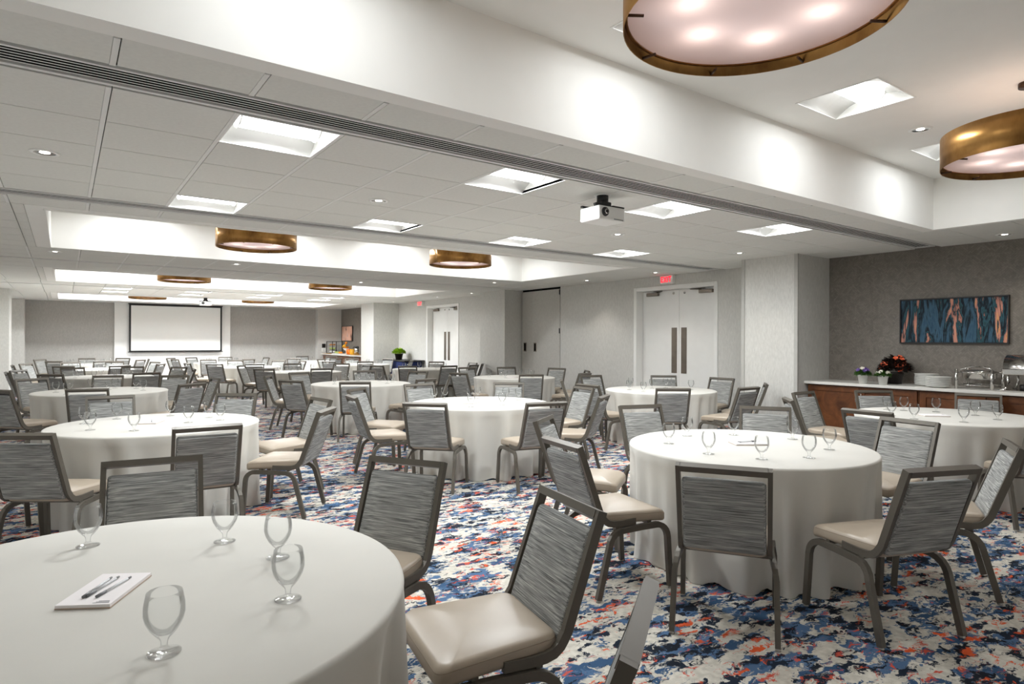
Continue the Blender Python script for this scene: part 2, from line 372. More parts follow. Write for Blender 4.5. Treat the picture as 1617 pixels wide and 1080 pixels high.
# linear slot diffusers
SLOTS = [(3.41, 3.66, 6), (6.69, 6.94, 6)]
for k, (a, b, n) in enumerate(SLOTS):
    x1 = 9.20
    r = empty('slot_diffuser', ((XL+x1)/2, (a+b)/2, H))
    tag(r, ('long black-slotted air diffuser in the ceiling nearest the camera', 'long slotted air diffuser in the ceiling just before the second tray')[k], 'air diffuser', 'linear air diffusers')
    def part(nm, mat, *c):
        o = box(nm, *c, M[mat]); o.parent = r; o.location = -r.location; return o
    part('backing', 'slotblack', XL, x1, a, b, H+0.014, H+0.02)
    part('slat', 'grid', XL, x1, a, a+0.02, H-0.003, H+0.014); part('slat', 'grid', XL, x1, b-0.028, b, H-0.003, H+0.014)
    step = (b-a-0.048)/n
    for i in range(1, n): part('slat', 'grid', XL, x1, a+0.02+i*step-0.0045, a+0.02+i*step+0.0045, H, H+0.0015)
    part('end_cap', 'grid', x1, x1+0.015, a, b, H-0.003, H+0.045)
for k, y in enumerate((12.24, 17.85)):
    r = tag(box('partition_track', XL, XR, y-0.035, y+0.035, H+0.02, H+0.05, M['slotblack']), 'dark folding-wall track across the ceiling %s' % ('between the second and third trays' if k == 0 else 'beyond the third tray'), 'ceiling track', 'ceiling tracks')
    box('track_edge', XL, XR, y-0.06, y-0.035, H-0.002, H+0.05, M['grid'], r); box('track_edge', XL, XR, y+0.035, y+0.06, H-0.002, H+0.05, M['grid'], r)

# troffer and downlight positions
TROFX = [0.775, 2.575, 4.375, 6.175]
TROF = [(x, 3.69, H) for x in TROFX] + [(x, 6.066, H) for x in TROFX] + [(x, 17.93, H) for x in TROFX] + [(x, 19.14, H) for x in TROFX]
# ceiling tiles
XG = [0.175+0.6*k for k in range(-4, 16)]           # main tee lines
YB1 = [3.69+0.594*k for k in range(6)]
rows = [(3.056, 3.385)] + list(zip(YB1, YB1[1:])) + [(6.965, 7.365)] + [(10.69, 11.19), (11.19, 11.69), (11.69, 12.17)] + [(12.31, 12.97), (12.97, 13.63)]
far_rows = [(16.81, 17.30), (17.30, 17.77)] + [(17.93+0.604*k, 17.93+0.604*(k+1)) for k in range(5)] + [(24.05, 24.77), (24.77, 25.49)]
side_rows = [(-1.3, -0.63), (-0.63, -0.03), (-0.03, 0.54), (0.54, 1.11), (1.11, 1.68), (1.68, 2.25), (2.25, 2.83), (2.83, 3.07)] + [(7.37+0.553*k, 7.37+0.553*(k+1)) for k in range(6)]
far_side = [(13.64+0.53*k, 13.64+0.53*(k+1)) for k in range(6)] + [(20.95+0.52*k, 20.95+0.52*(k+1)) for k in range(6)]
tile_meshes = {}
def tile(x0, x1, y0, y1, g=0.018):
    key = (round(x1-x0, 3), round(y1-y0, 3), g)
    if key not in tile_meshes:
        hx, hy = key[0]/2, key[1]/2-0.004
        bm = BM(); bx(bm, -hx+g, hx-min(g, 0.0138), -hy, hy, 0, 0.018)
        me = bpy.data.meshes.new('ceiling_tile'); bm.to_mesh(me); bm.free(); me.materials.append(M['ceil_tile']); tile_meshes[key] = me
    o = bpy.data.objects.new('ceiling_tile', tile_meshes[key]); link(o); o.parent = ceil; o.location = ((x0+x1)/2, (y0+y1)/2, H)
far_bm = BM()
def is_trof(x0, y0): return any(abs(x0-t[0]) < 0.02 and abs(y0-t[1]) < 0.02 for t in TROF)
xs = [XL] + [x for x in XG if XL+0.1 < x < XR-0.1] + [XR]
for (y0, y1) in rows:
    for x0, x1 in zip(xs, xs[1:]):
        if not is_trof(x0, y0): tile(x0, x1, y0, y1)
for (y0, y1) in far_rows:
    for x0, x1 in zip(xs, xs[1:]):
        if not is_trof(x0, y0): bx(far_bm, x0+0.005, x1-0.005, y0+0.004, y1-0.004, H, H+0.018)
def side_cells(rws, fn):
    for (y0, y1) in rws:
        cells = [(a, b) for a, b in zip(xs, xs[1:])]
        for a, b in [(XL, -0.99), (-0.99, -0.41), (-0.41, TX0-0.16), (TX1+0.16, 8.575), (8.575, XR)]: fn(a, b, y0, y1)
side_cells(side_rows, lambda *a: tile(*a, g=0.004))
side_cells(far_side, lambda a, b, c, d: bx(far_bm, a+0.004, b-0.004, c+0.004, d-0.004, H, H+0.018))
tag(obj('ceiling_tile_far', far_bm, M['ceil_tile'], ceil), kind='stuff')
# tee bars along the tile field, and a dark void above them
bars = {}
for (y0, y1) in [(3.07, 3.385), (3.69, 6.66), (6.965, 7.365), (10.69, 12.17), (12.31, 13.63)]:
    for x in xs[1:-1]:
        k = round(y1-y0, 3)
        if k not in bars:
            me = bpy.data.meshes.new('tee_bar'); b_ = bx(BM(), -0.0125, 0.0125, -k/2, k/2, -0.002, 0.02); b_.to_mesh(me); b_.free(); me.materials.append(M['grid']); bars[k] = me
        o = bpy.data.objects.new('tee_bar', bars[k]); link(o); o.parent = ceil; o.location = (x, (y0+y1)/2, H)
for (y0, y1) in ((YN, 7.37), (10.68, 13.65), (16.79, 20.95), (24.03, YB)):
    pass
vb = BM()
for c in [(XL, XR, 3.05, 3.41), (XL, XR, 3.66, 6.69), (XL, XR, 6.94, 7.37), (XL, XR, 10.67, 12.2), (XL, XR, 12.28, 13.65), (XL, XR, 16.79, 17.82), (XL, XR, 17.88, 20.95), (XL, XR, 24.03, YB),
          (XL, TX0-0.05, YN, 3.05), (TX1+0.05, XR, YN, 3.05), (TX0-0.05, TX1+0.05, YN, -0.13)] + [(xa, xb, a, b) for (a, b) in ((7.37, 10.67), (13.65, 16.79), (20.95, 24.03)) for xa, xb in ((XL, TX0-0.05), (TX1+0.05, XR))]:
    x0, x1, y0, y1 = c
    # strips are cut around the light housings by keeping the void plate above their tops
    bx(vb, x0, x1, y0, y1, H+0.125, H+0.135)
obj('ceiling_void', vb, M['plenum'], ceil)
# solid strip in front of the first tile row for the near margin next to the camera
for (x0, x1) in ((TX0, TX1),):
    tag(box('trim_1', x0, x1, -1.3, -0.25, H, H+0.02, M['ceil_tile']), kind='structure')

# ---------------------------------------------------------------- labels by position
def px(x, y):
    d = x*math.sin(YAW)+y*math.cos(YAW); return (x*math.cos(YAW)-y*math.sin(YAW))/max(d, 0.2)
ORD = ['leftmost', 'second from left', 'third from left', 'fourth from left', 'fifth from left', 'sixth from left', 'seventh from left', 'eighth from left', 'ninth from left', 'tenth from left']

# ---------------------------------------------------------------- troffers (recessed square lights)
def make_troffer(watts):
    r = empty('recessed_light', (0, 0, 0))
    w = 0.285
    fr = BM()
    for a in ((-w-0.012, w+0.012, -w-0.012, -w), (-w-0.012, w+0.012, w, w+0.012), (-w-0.012, -w, -w, w), (w, w+0.012, -w, w)): bx(fr, *a, -0.004, 0.02)
    obj('trim_frame', fr, M['white_paint'], r)
    pan = BM(); n = 8
    prof = [(-w, 0.0)] + [(-w + (w-0.105)*t/n, 0.085*math.sin(PI/2*t/n)) for t in range(1, n+1)] + [(0.105 + (w-0.105)*t/n, 0.085*math.cos(PI/2*t/n)) for t in range(0, n+1)]
    A = [pan.verts.new((-w, y, z)) for y, z in prof]; B = [pan.verts.new((w, y, z)) for y, z in prof]
    for i in range(len(prof)-1):
        f = pan.faces.new((A[i], A[i+1], B[i+1], B[i])); f.smooth = True
    pan.faces.new(A + []); pan.faces.new(B[::-1])
    obj('reflector', pan, M['white_ceramic'], r)
    ln = BM(); m = 10
    pr_ = [(0.105*math.cos(PI*i/m), 0.085 - 0.058*math.sin(PI*i/m)) for i in range(m+1)]
    A = [ln.verts.new((-w+0.055, y, z)) for y, z in pr_]; B = [ln.verts.new((w-0.055, y, z)) for y, z in pr_]
    for i in range(m):
        f = ln.faces.new((A[i], A[i+1], B[i+1], B[i])); f.smooth = True
    ln.faces.new(A[::-1]); ln.faces.new(B); bmesh.ops.recalc_face_normals(ln, faces=ln.faces)
    obj('lens', ln, M['lens'], r)
    for s in (-1, 1):
        e = BM()
        tube(e, [(s*(w-0.05), 0.107*math.cos(PI*i/m), 0.085 - 0.062*math.sin(PI*i/m)) for i in range(m+1)], 0.006, 6)
        obj('lens_end_band', e, M['white_paint'], r)
    L = bpy.data.lights.new('tube_light', 'AREA'); L.shape = 'RECTANGLE'; L.size = 0.44; L.size_y = 0.13; L.energy = watts; L.color = (0.95, 0.98, 1.0)
    lo = bpy.data.objects.new('tube_light', L); link(lo); lo.parent = r; lo.location = (0, 0, 0.0265)
    return r
tp = make_troffer(TROF_W); tp3 = make_troffer(TROF_FAR_W); tpt = [make_troffer(w_) for w_ in TRAY_W]
def put(proto, state, loc, rotz=0.0):
    if not state[0]: state[0] = True; o = proto
    else: o = copy_tree(proto)
    o.location = loc; o.rotation_euler = (0, 0, rotz); return o
ts = [False]; ts3 = [False]; tst = [[False] for _ in range(4)]
rown = ['row by the nearest slot diffuser', 'row by the second slot diffuser', 'first far row beyond the third tray', 'second far row near the screen']
for i, (x, y, z) in enumerate(TROF):
    o = put(tp if i < 8 else tp3, ts if i < 8 else ts3, (x+0.3, y+0.3, z))
    tag(o, 'square recessed ceiling light, %s in the %s' % (ORD[i % 4], rown[i//4]), 'ceiling light', 'square recessed lights')
trn = ['nearest', 'second', 'third', 'last']
for k, (a, b) in enumerate(TR):
    for j, x in enumerate(TRX):
        o = put(tpt[k], tst[k], (x, TRY[k], HT))
        tag(o, 'square light set up inside the %s ceiling tray, %s of its four' % (trn[k], ORD[j]), 'ceiling light', 'square tray lights')
# ---------------------------------------------------------------- drum lamps
def make_drum():
    r = empty('drum_lamp', (0, 0, 0)); R, hh = 0.515, 0.225
    b = BM(); n = 76; tot = 2*PI + 0.42; ring = []
    for i in range(n+1):
        a = 3.35 + tot*i/n; rr = R + 0.030*max(0, 1-i/(n*0.14)) + 0.0*i
        ring.append([b.verts.new((q*math.cos(a), q*math.sin(a), z)) for q, z in ((rr, 0), (rr+0.004, 0), (rr+0.004, hh), (rr, hh))])
    for p, q in zip(ring, ring[1:]):
        for i in range(4):
            f = b.faces.new((p[i], p[(i+1) % 4], q[(i+1) % 4], q[i])); f.smooth = (i in (1, 3))
    b.faces.new(ring[0]); b.faces.new(ring[-1][::-1]); bmesh.ops.recalc_face_normals(b, faces=b.faces)
    obj('brass_band', b, M['brass'], r)
    rim = BM(); m = 64
    lathe(rim, [(R-0.014, 0.043), (R-0.001, 0.043), (R-0.001, 0.048), (R-0.014, 0.048), (R-0.014, 0.043)], m)
    obj('inner_rim', rim, M['brass'], r)
    d = BM(); lathe(d, [(0, 0.05), (R-0.002, 0.05)], 64); obj('diffuser', d, M['diffuser'], r)
    for k in range(8):
        a = 2*PI*k/8 + 0.2
        p = BM(); tube(p, [((R+0.0)*math.cos(a), (R+0.0)*math.sin(a), 0.008), ((R-0.065)*math.cos(a), (R-0.065)*math.sin(a), 0.008)], 0.006, 6); obj('pin', p, M['bronze'], r)
    st = BM(); tube(st, [(0, 0, 0.17), (0, 0, HT-2.725)], 0.012, 8); obj('stem', st, M['bronze'], r)
    cn = BM(); lathe(cn, [(0, HT-2.725-0.03), (0.07, HT-2.725-0.03), (0.07, HT-2.725), (0, HT-2.725)], 24); obj('canopy', cn, M['bronze'], r)
    ar = BM()
    for k in range(2):
        a = PI/4 + k*PI/2; tube(ar, [(-0.5*math.cos(a), -0.5*math.sin(a), 0.175), (0.5*math.cos(a), 0.5*math.sin(a), 0.175)], 0.007, 6)
    obj('cross_arm', ar, M['bronze'], r)
    L = bpy.data.lights.new('bulb', 'POINT'); L.energy = BULB_W; L.color = (1.0, 0.84, 0.70); L.shadow_soft_size = 0.05
    for k in range(6):
        a = PI/6 + k*PI/3
        lo = bpy.data.objects.new('bulb', L); link(lo); lo.parent = r; lo.location = (0.27*math.cos(a), 0.27*math.sin(a), 0.125)
    return r
dp = make_drum(); ds = [False]
DR = [(2.20, 1.43), (5.43, 1.43), (2.15, 9.03), (5.40, 9.03), (2.13, 15.22), (5.36, 15.22), (2.12, 22.5), (5.40, 22.5)]
for k, (x, y) in enumerate(DR):
    o = put(dp, ds, (x, y, 2.725)); tag(o, 'round brass drum lamp with pink diffuser, %s one in the %s ceiling tray' % (('left', 'right')[k % 2], trn[k//2]), 'lamp', 'brass drum lamps')
# ---------------------------------------------------------------- downlights
def make_down():
    r = empty('downlight', (0, 0, 0))
    b = BM(); lathe(b, [(0.088, 0.0), (0.086, -0.004), (0.066, -0.006), (0.062, -0.002)], 28); obj('trim_ring', b, M['white_paint'], r)
    b = BM(); lathe(b, [(0.063, -0.0035), (0.05, -0.001), (0.03, -0.0005)], 28); obj('reflector', b, M['steel'], r)
    b = BM(); lathe(b, [(0, -0.0025), (0.029, -0.0025), (0.031, -0.001)], 20); obj('lamp_lens', b, M['spotlens'], r)
    L = bpy.data.lights.new('spot', 'SPOT'); L.energy = SPOT_W; L.spot_size = math.radians(95); L.spot_blend = 0.6; L.color = (1, 0.93, 0.84); L.shadow_soft_size = 0.04
    lo = bpy.data.objects.new('spot', L); link(lo); lo.parent = r; lo.location = (0, 0, -0.012)
    return r
dn = make_down(); dns = [False]
DL = [(-0.11, 5.24, 'near band, left of the square lights'), (2.29, 5.26, 'near band, between the first two square lights'), (5.27, 5.24, 'near band, behind the white projector'), (7.75, 5.31, 'near band, just in front of the pillar'),
      (8.83, 2.56, 'strip above the framed painting'), (8.75, 7.74, 'strip beside the near exit sign'), (8.80, 9.63, 'strip beside the second tray, above bare wall'), (-0.11, 11.1, 'band behind the second tray, leftmost'), (2.32, 11.1, 'band behind the second tray, middle'),
      (5.23, 12.95, 'band before the third tray, middle'), (7.55, 11.2, 'band behind the second tray, rightmost'), (8.77, 14.1, 'strip beside the third tray, nearer one'), (8.77, 15.97, 'strip beside the third tray, farther one'), (8.75, 18.9, 'strip before the far pillar'), (8.85, 22.4, 'far niche above the breakfast counter'),
      ]
for x, y, t in DL:
    o = put(dn, dns, (x, y, H-0.001)); tag(o, 'small round downlight in the %s' % t, 'downlight', 'round downlights')
o = put(dn, dns, (5.88, 2.29, HT-0.001)); tag(o, 'small round downlight in the nearest tray, between square light and drum', 'downlight', 'round downlights')

# ---------------------------------------------------------------- doors, signs, panel wall
def door(name, y0, y1, ztop, label_n):
    r = empty(name, (XR+0.1, (y0+y1)/2, 0)); tag(r, kind='structure')
    def part(nm, mat, *c, par=None, bev=0.0):
        o = box(nm, *c, M[mat], None, bev); p = par or r; o.parent = p
        o.location = -r.location if par is None else (0, 0, 0); return o
    t = 0.075
    part('door_frame', 'white_paint', XR-0.02, XR+0.24, y0-0.02, y0+t-0.02, 0, ztop, bev=0.004); part('door_frame', 'white_paint', XR-0.02, XR+0.24, y1-t+0.02, y1+0.02, 0, ztop, bev=0.004)
    part('door_frame', 'white_paint', XR-0.02, XR+0.24, y0+t-0.02, y1-t+0.02, ztop-t, ztop, bev=0.004)
    m = (y0+y1)/2; xa, xb = XR+0.17, XR+0.215
    for s, (a, b) in ((-1, (y0+t-0.015, m-0.003)), (1, (m+0.003, y1-t+0.015))):
        lf = part('door_leaf', 'white_paint', xa, xb, a, b, 0.01, ztop-t-0.005)
        yy = m + s*0.115
        part('push_plate', 'plate_steel', xa-0.006, xa, yy-0.065, yy+0.065, 0.86, 1.73, par=lf, bev=0.002)
        yc = (a+0.28) if s < 0 else (b-0.28)
        part('door_closer', 'plate_steel', xa-0.06, xa, yc-0.15, yc+0.15, ztop-t-0.10, ztop-t-0.035, par=lf, bev=0.008)
        c = BM(); tube(c, [(xa-0.03, yc-s*0.1, ztop-t-0.03), (xa-0.10, yc-s*0.30, ztop-t-0.02), (xa-0.03, yc-s*0.02, ztop-t-0.012)], 0.009, 6); o = obj('closer_arm', c, M['plate_steel'], lf)
        c = BM(); lathe(c, [(0.022, 0), (0.022, 0.012), (0, 0.014)], 14); o = obj('bolt_cap', c, M['steel'], lf); o.rotation_euler = (0, -PI/2, 0); o.location = (xa, m+s*0.13, ztop-t-0.07)
    part('door_backing', 'plenum', XR+0.25, XR+0.26, y0-0.05, y1+0.05, 0, ztop+0.1)
    return r
door('door_1', 6.845, 8.79, 2.53, 1); door('door_2', 15.71, 17.66, 2.55, 2)
def exit_sign(y, label):
    r = empty('exit_sign', (XR-0.05, y, 2.56)); tag(r, label, 'exit sign', 'red exit signs')
    box('housing', -0.04, 0.05, -0.155, 0.155, 0.0, 0.155, M['white_paint'], r, 0.006)
    # letters E X I T built from bars, read from -X side: text runs from +Y to -Y
    def bar(bm, u0, v0, u1, v1, t=0.009):
        d = Vector((0, -(u1-u0), v1-v0)); L = d.length; d.normalize(); nrm = Vector((0, -d.z, d.y))*t
        p = Vector((0, -u0, v0)); q = Vector((0, -u1, v1))
        vs = [bm.verts.new(v + Vector((xx, 0, 0))) for xx in (-0.044, -0.039) for v in (p+nrm, q+nrm, q-nrm, p-nrm)]
        for f in ((0, 1, 2, 3), (7, 6, 5, 4), (0, 4, 5, 1), (1, 5, 6, 2), (2, 6, 7, 3), (3, 7, 4, 0)): bm.faces.new([vs[i] for i in f])
    z0, z1 = 0.025, 0.13; zm = (z0+z1)/2
    E_ = BM(); bar(E_, -0.115, z0, -0.115, z1); [bar(E_, -0.12, z, -0.065, z) for z in (z0+0.008, zm, z1-0.008)]
    X_ = BM(); bar(X_, -0.05, z0, 0.01, z1); bar(X_, -0.05, z1, 0.01, z0)
    I_ = BM(); bar(I_, 0.035, z0, 0.035, z1)
    T_ = BM(); bar(T_, 0.09, z0, 0.09, z1); bar(T_, 0.055, z1-0.008, 0.125, z1-0.008)
    for nm, b in (('letter_e', E_), ('letter_x', X_), ('letter_i', I_), ('letter_t', T_)):
        bmesh.ops.recalc_face_normals(b, faces=b.faces); obj(nm, b, M['exit_red'], r)
exit_sign(7.92, 'lit red EXIT sign above the near white double doors'); exit_sign(18.0, 'lit red EXIT sign left of the far white double doors')
# folding wall pocket: two tall flush panels with a dark reveal
r = empty('pocket_panel', (XR, 11.95, 0)); tag(r, 'tall flush grey folding-wall pocket door with two dark pull handles', 'panel door')
def part(nm, mat, *c, par=None, bev=0.0):
    o = box(nm, *c, M[mat], None, bev); o.parent = par or r
    o.location = -r.location if par is None else (0, 0, 0); return o
part('reveal', 'slotblack', XR+0.05, XR+0.06, 11.1, 12.66, 0, H+0.02)
pa = part('panel', 'opwall', XR-0.005, XR+0.03, 11.135, 12.15, 0.01, H-0.045); pb = part('panel', 'opwall', XR-0.005, XR+0.03, 12.153, 12.60, 0.01, H-0.045)
for p, y in ((pa, 12.06), (pb, 12.47)):
    part('pull_handle', 'plate_steel', XR-0.012, XR-0.005, y-0.055, y+0.055, 1.20, 1.42, par=p); part('pull_recess', 'slotblack', XR-0.014, XR-0.008, y-0.03, y+0.03, 1.22, 1.40, par=p)
for z in (1.7, 2.6): part('hinge', 'black', XR-0.02, XR-0.004, 11.13, 11.15, z-0.06, z+0.06, par=pa)

# ---------------------------------------------------------------- projection screen
r = empty('projection_screen', (3.305, YB-0.22, 1.0)); tag(r, 'wide white projection screen with black border on the back wall', 'projection screen')
def part(nm, mat, *c, par=None, bev=0.0):
    o = box(nm, *c, M[mat], None, bev); o.parent = par or r
    o.location = -r.location if par is None else (0, 0, 0); return o
ys = YB-0.21
part('screen_cloth', 'screen', 1.88, 4.73, ys, ys+0.006, 1.07, 2.64)
for a in ((1.82, 1.88, 1.03, 2.70), (4.73, 4.79, 1.03, 2.70), (1.88, 4.73, 2.64, 2.70), (1.88, 4.73, 1.03, 1.07)): part('black_border', 'black', a[0], a[1], ys-0.001, ys+0.006, a[2], a[3])
part('screen_case', 'black', 1.80, 4.81, ys-0.03, ys+0.09, 2.68, H-0.005, bev=0.006); part('weight_bar', 'black', 1.79, 4.82, ys-0.012, ys+0.016, 1.005, 1.03, bev=0.004)

# ---------------------------------------------------------------- projectors
def make_proj():
    r = empty('projector', (0, 0, 0))
    b = bx(BM(), -0.155, 0.155, -0.12, 0.12, -0.235, -0.115, 0.016, 3)
    for f in b.faces: f.smooth = False
    body = obj('body', b, M['white_paint'], r)
    for k in range(7): box('vent_slat', 0.02+k*0.016, 0.029+k*0.016, -0.1225, -0.119, -0.225, -0.215, M['ink'], body)
    b = BM(); lathe(b, [(0, -0.014), (0.012, -0.014), (0.017, 0.0), (0.024, 0.0), (0.026, 0.010), (0.036, 0.010), (0.039, 0.02), (0.039, 0.04), (0, 0.04)], 24)
    o = obj('lens', b, M['black'], r); o.rotation_euler = (-PI/2, 0, 0); o.location = (-0.085, -0.14, -0.168)
    b = BM(); lathe(b, [(0, 0.0), (0.02, 0.004), (0.022, 0.012)], 16); o = obj('lens_glass', b, M['steel'], r); o.rotation_euler = (-PI/2, 0, 0); o.location = (-0.085, -0.148, -0.168)
    b = BM(); lathe(b, [(0, -0.07), (0.05, -0.07), (0.05, -0.0), (0, 0)], 20); obj('mount_pole', b, M['black'], r)
    b = BM(); bx(b, -0.06, 0.06, -0.05, 0.05, -0.10, -0.06, 0.006)
    for s in (-1, 1):
        for q in (-1, 1): bx(b, min(0.03*s, 0.17*s), max(0.03*s, 0.17*s), 0.08*q-0.012, 0.08*q+0.012, -0.112, -0.098)
    obj('mount_bracket', b, M['black'], r)
    b = BM(); lathe(b, [(0, -0.004), (0.075, -0.004), (0.075, 0), (0, 0)], 24); obj('ceiling_plate', b, M['white_paint'], r)
    return r
pp = make_proj(); ps = [False]
tag(put(pp, ps, (3.76, 3.92, H)), 'white ceiling projector with black mount near the slot diffuser', 'projector', 'ceiling projectors')
tag(put(pp, ps, (3.45, 20.65, H)), 'small white ceiling projector before the projection screen', 'projector', 'ceiling projectors')

# ---------------------------------------------------------------- painting
def picture(y0, y1, z0, z1, art, label, nm):
    r = empty(nm, (XR, (y0+y1)/2, z0)); tag(r, label, 'picture', 'framed pictures')
    w_, h_ = (y1-y0)/2, z1-z0
    box('canvas', -0.032, -0.012, -w_+0.018, w_-0.018, 0.018, h_-0.018, M[art], r)
    for a in ((-w_, -w_+0.014, 0, h_), (w_-0.014, w_, 0, h_), (-w_+0.014, w_-0.014, 0, 0.014), (-w_+0.014, w_-0.014, h_-0.014, h_)): box('frame', -0.045, 0, a[0], a[1], a[2], a[3], M['black'], r)
    return r
picture(2.65, 3.87, 1.45, 2.05, 'art', 'wide black-framed abstract painting in teal, pink and orange', 'painting')
picture(23.88, 25.06, 1.42, 2.03, 'art2', 'small black-framed pink abstract picture in the far niche', 'painting')

# ---------------------------------------------------------------- counters with cabinets
def counter(y0, y1, label, units, nm, xf=8.64):
    top = box('worktop', xf, XR, y0, y1, 0.872, 0.91, M['quartz'], None, 0.004); tag(top, label, 'worktop')
    for k, (a, b) in enumerate(units):
        r = empty('cabinet', (xf+0.06, (a+b)/2, 0)); tag(r, nm[k], 'cabinet', 'brown wooden base cabinets')
        box('body', 0.02, XR-xf-0.062, -(b-a)/2+0.002, (b-a)/2-0.002, 0.10, 0.868, M['walnut'], r); box('toe_kick', 0.06, 0.1, -(b-a)/2+0.002, (b-a)/2-0.002, 0.0, 0.10, M['black'], r)
        for s in (-1, 1):
            u0, u1 = ((-(b-a)/2+0.015, -0.004) if s < 0 else (0.004, (b-a)/2-0.015))
            d = box('door', 0.008, 0.02, u0, u1, 0.115, 0.855, M['walnut'], r)
            t = 0.07
            fb = BM()
            for c in ((u0, u0+t, 0.115, 0.855), (u1-t, u1, 0.115, 0.855), (u0+t, u1-t, 0.115, 0.115+t), (u0+t, u1-t, 0.855-t, 0.855)): bx(fb, -0.006, 0.008, *c)
            obj('door_frame', fb, M['walnut'], d)
            hb = BM(); yy = -s*0 + (0.035 if s > 0 else -0.035); tube(hb, [(-0.006, yy, 0.66), (-0.03, yy, 0.66), (-0.03, yy, 0.79), (-0.006, yy, 0.79)], 0.005, 6); obj('handle', hb, M['steel'], d)
    return top
counter(0.05, 4.858, 'long white worktop along the taupe wall under the painting', [(3.40, 4.84), (1.98, 3.40), (0.56, 1.98)],
        ['brown wooden cabinet at the pillar end of the near counter', 'brown wooden cabinet below the plates and chafing dishes', 'brown wooden cabinet at the near end of the counter'])
counter(20.802, 25.198, 'pale worktop of the breakfast counter in the far niche', [(20.85, 23.0), (23.0, 25.15)], ['brown cabinet at the pillar side of the far breakfast counter', 'brown cabinet at the back side of the far breakfast counter'], 8.50)

# ---------------------------------------------------------------- chair
def make_chair(detail=True):
    r = empty('banquet_chair', (0, 0, 0))
    lean = math.atan2(0.145, 0.405)
    def back_pt(s): # s = 0 at z .47 -> 1 at top .875
        return (-0.215-0.145*s, 0.47+0.405*s)
    side = [(0.02, 0.418), (-0.08, 0.414), (-0.135, 0.416), (-0.168, 0.424), (-0.192, 0.442), (-0.205, 0.46)] + [back_pt(0.03), back_pt(0.4), back_pt(1.0)]
    b = BM()
    for s in (-1, 1): sweep(b, side, s*0.214, 0.022, 0.036, s*0.208)
    y1_, z1_ = back_pt(1.0)
    rail = BM()
    cy_, cz_ = back_pt(0.965)
    v0 = len(b.verts)
    sweep(b, [back_pt(0.93), back_pt(1.0)], 0.0, 0.40, 0.040)
    obj('back_frame', b, M['frame'], r)
    # upholstered back between the bars
    d = Vector((0, -0.145, 0.405)).normalized(); nrm = Vector((0, d.z, -d.y)).normalized()   # forward-up normal
    base = Vector((0, -0.205, 0.435))
    tf = lambda p: base + Vector((p.x, 0, 0)) + d*p.y + nrm*p.z
    cb = BM(); cushion(cb, rrect(0.196, 0.192, 0.0, 0.40, 0.018, 3), -0.022, 0.018, 0.016, 0.004, tf); obj('backrest', cb, M['fabric'], r)
    # seat
    cs = BM(); out = rrect(0.205, 0.232, -0.20, 0.245, 0.045, 5)
    def stf(p):
        z = p.z
        if p.y > 0.10: z -= 0.028*((p.y-0.10)/0.145)**2
        return Vector((p.x, p.y, z))
    cushion(cs, out, 0.410, 0.482, 0.024, 0.008, stf, 4); seat = obj('seat', cs, M['vinyl'], r)
    if detail:
        pb_ = BM(); pts = [stf(Vector((p[0]*0.985, p[1]*0.985+0.0003, 0.464))) for p in out]; pts.append(pts[0]); tube(pb_, [tuple(p) for p in pts], 0.0035, 5); obj('piping', pb_, M['piping'], seat)
    # arched side legs: front half and rear half
    front = [(0.255, 0.012), (0.243, 0.18), (0.236, 0.305)] + arc(0.166, 0.312, 0.070, 0, 88, 6) + [(0.06, 0.380), (0.0, 0.377)]
    rear = [(-0.255, 0.012), (-0.177, 0.300), (-0.168, 0.325), (-0.152, 0.347), (-0.128, 0.364), (-0.095, 0.374), (0.0, 0.377)]
    for s in (-1, 1):
        for pth in (front, rear):
            lb = BM(); sweep(lb, pth, s*0.246, 0.026, 0.033, s*0.222); lg = obj('leg', lb, M['frame'], r)
            if detail:
                g = BM(); lathe(g, [(0, 0), (0.014, 0), (0.014, 0.006), (0.008, 0.012), (0.008, 0.016), (0, 0.016)], 10, (s*0.246, pth[0][0], 0)); obj('foot_glide', g, M['glide'], lg)
    ub = BM()
    for yy in (0.12, -0.11): bx(ub, -0.222, 0.222, yy-0.012, yy+0.012, 0.388, 0.410)
    obj('seat_support', ub, M['frame'], r)
    return r
TABLES = dict(A=(3.88, 2.59), B=(7.1, 2.52), F=(.12, 2.1), E=(0.66, 6.16), H=(3.95, 6.15), J=(7.24, 6.3), D=(0.43, 10.4), G=(4.05, 9.98), I=(7.28, 10.08), C=(0.66, 14.3), K=(4.45, 14.3), M=(7.45, 14.2), N=(.6, 18.0), L=(3.98, 17.6), P=(7.25, 17.8), Q=(.6, 21.6), S=(4.05, 21.4), U=(6.9, 21.4))
TN = dict(F='foreground left table', A='first-row middle table', B='table before the counter')
for k, rw in enumerate(('EHJ', 'DGI', 'CKM', 'NLP', 'QSU')):
    for t, cn in zip(rw, ('left', 'middle', 'right')): TN[t] = '%s-row %s table' % (('second', 'third', 'fourth', 'fifth', 'last')[k], cn)
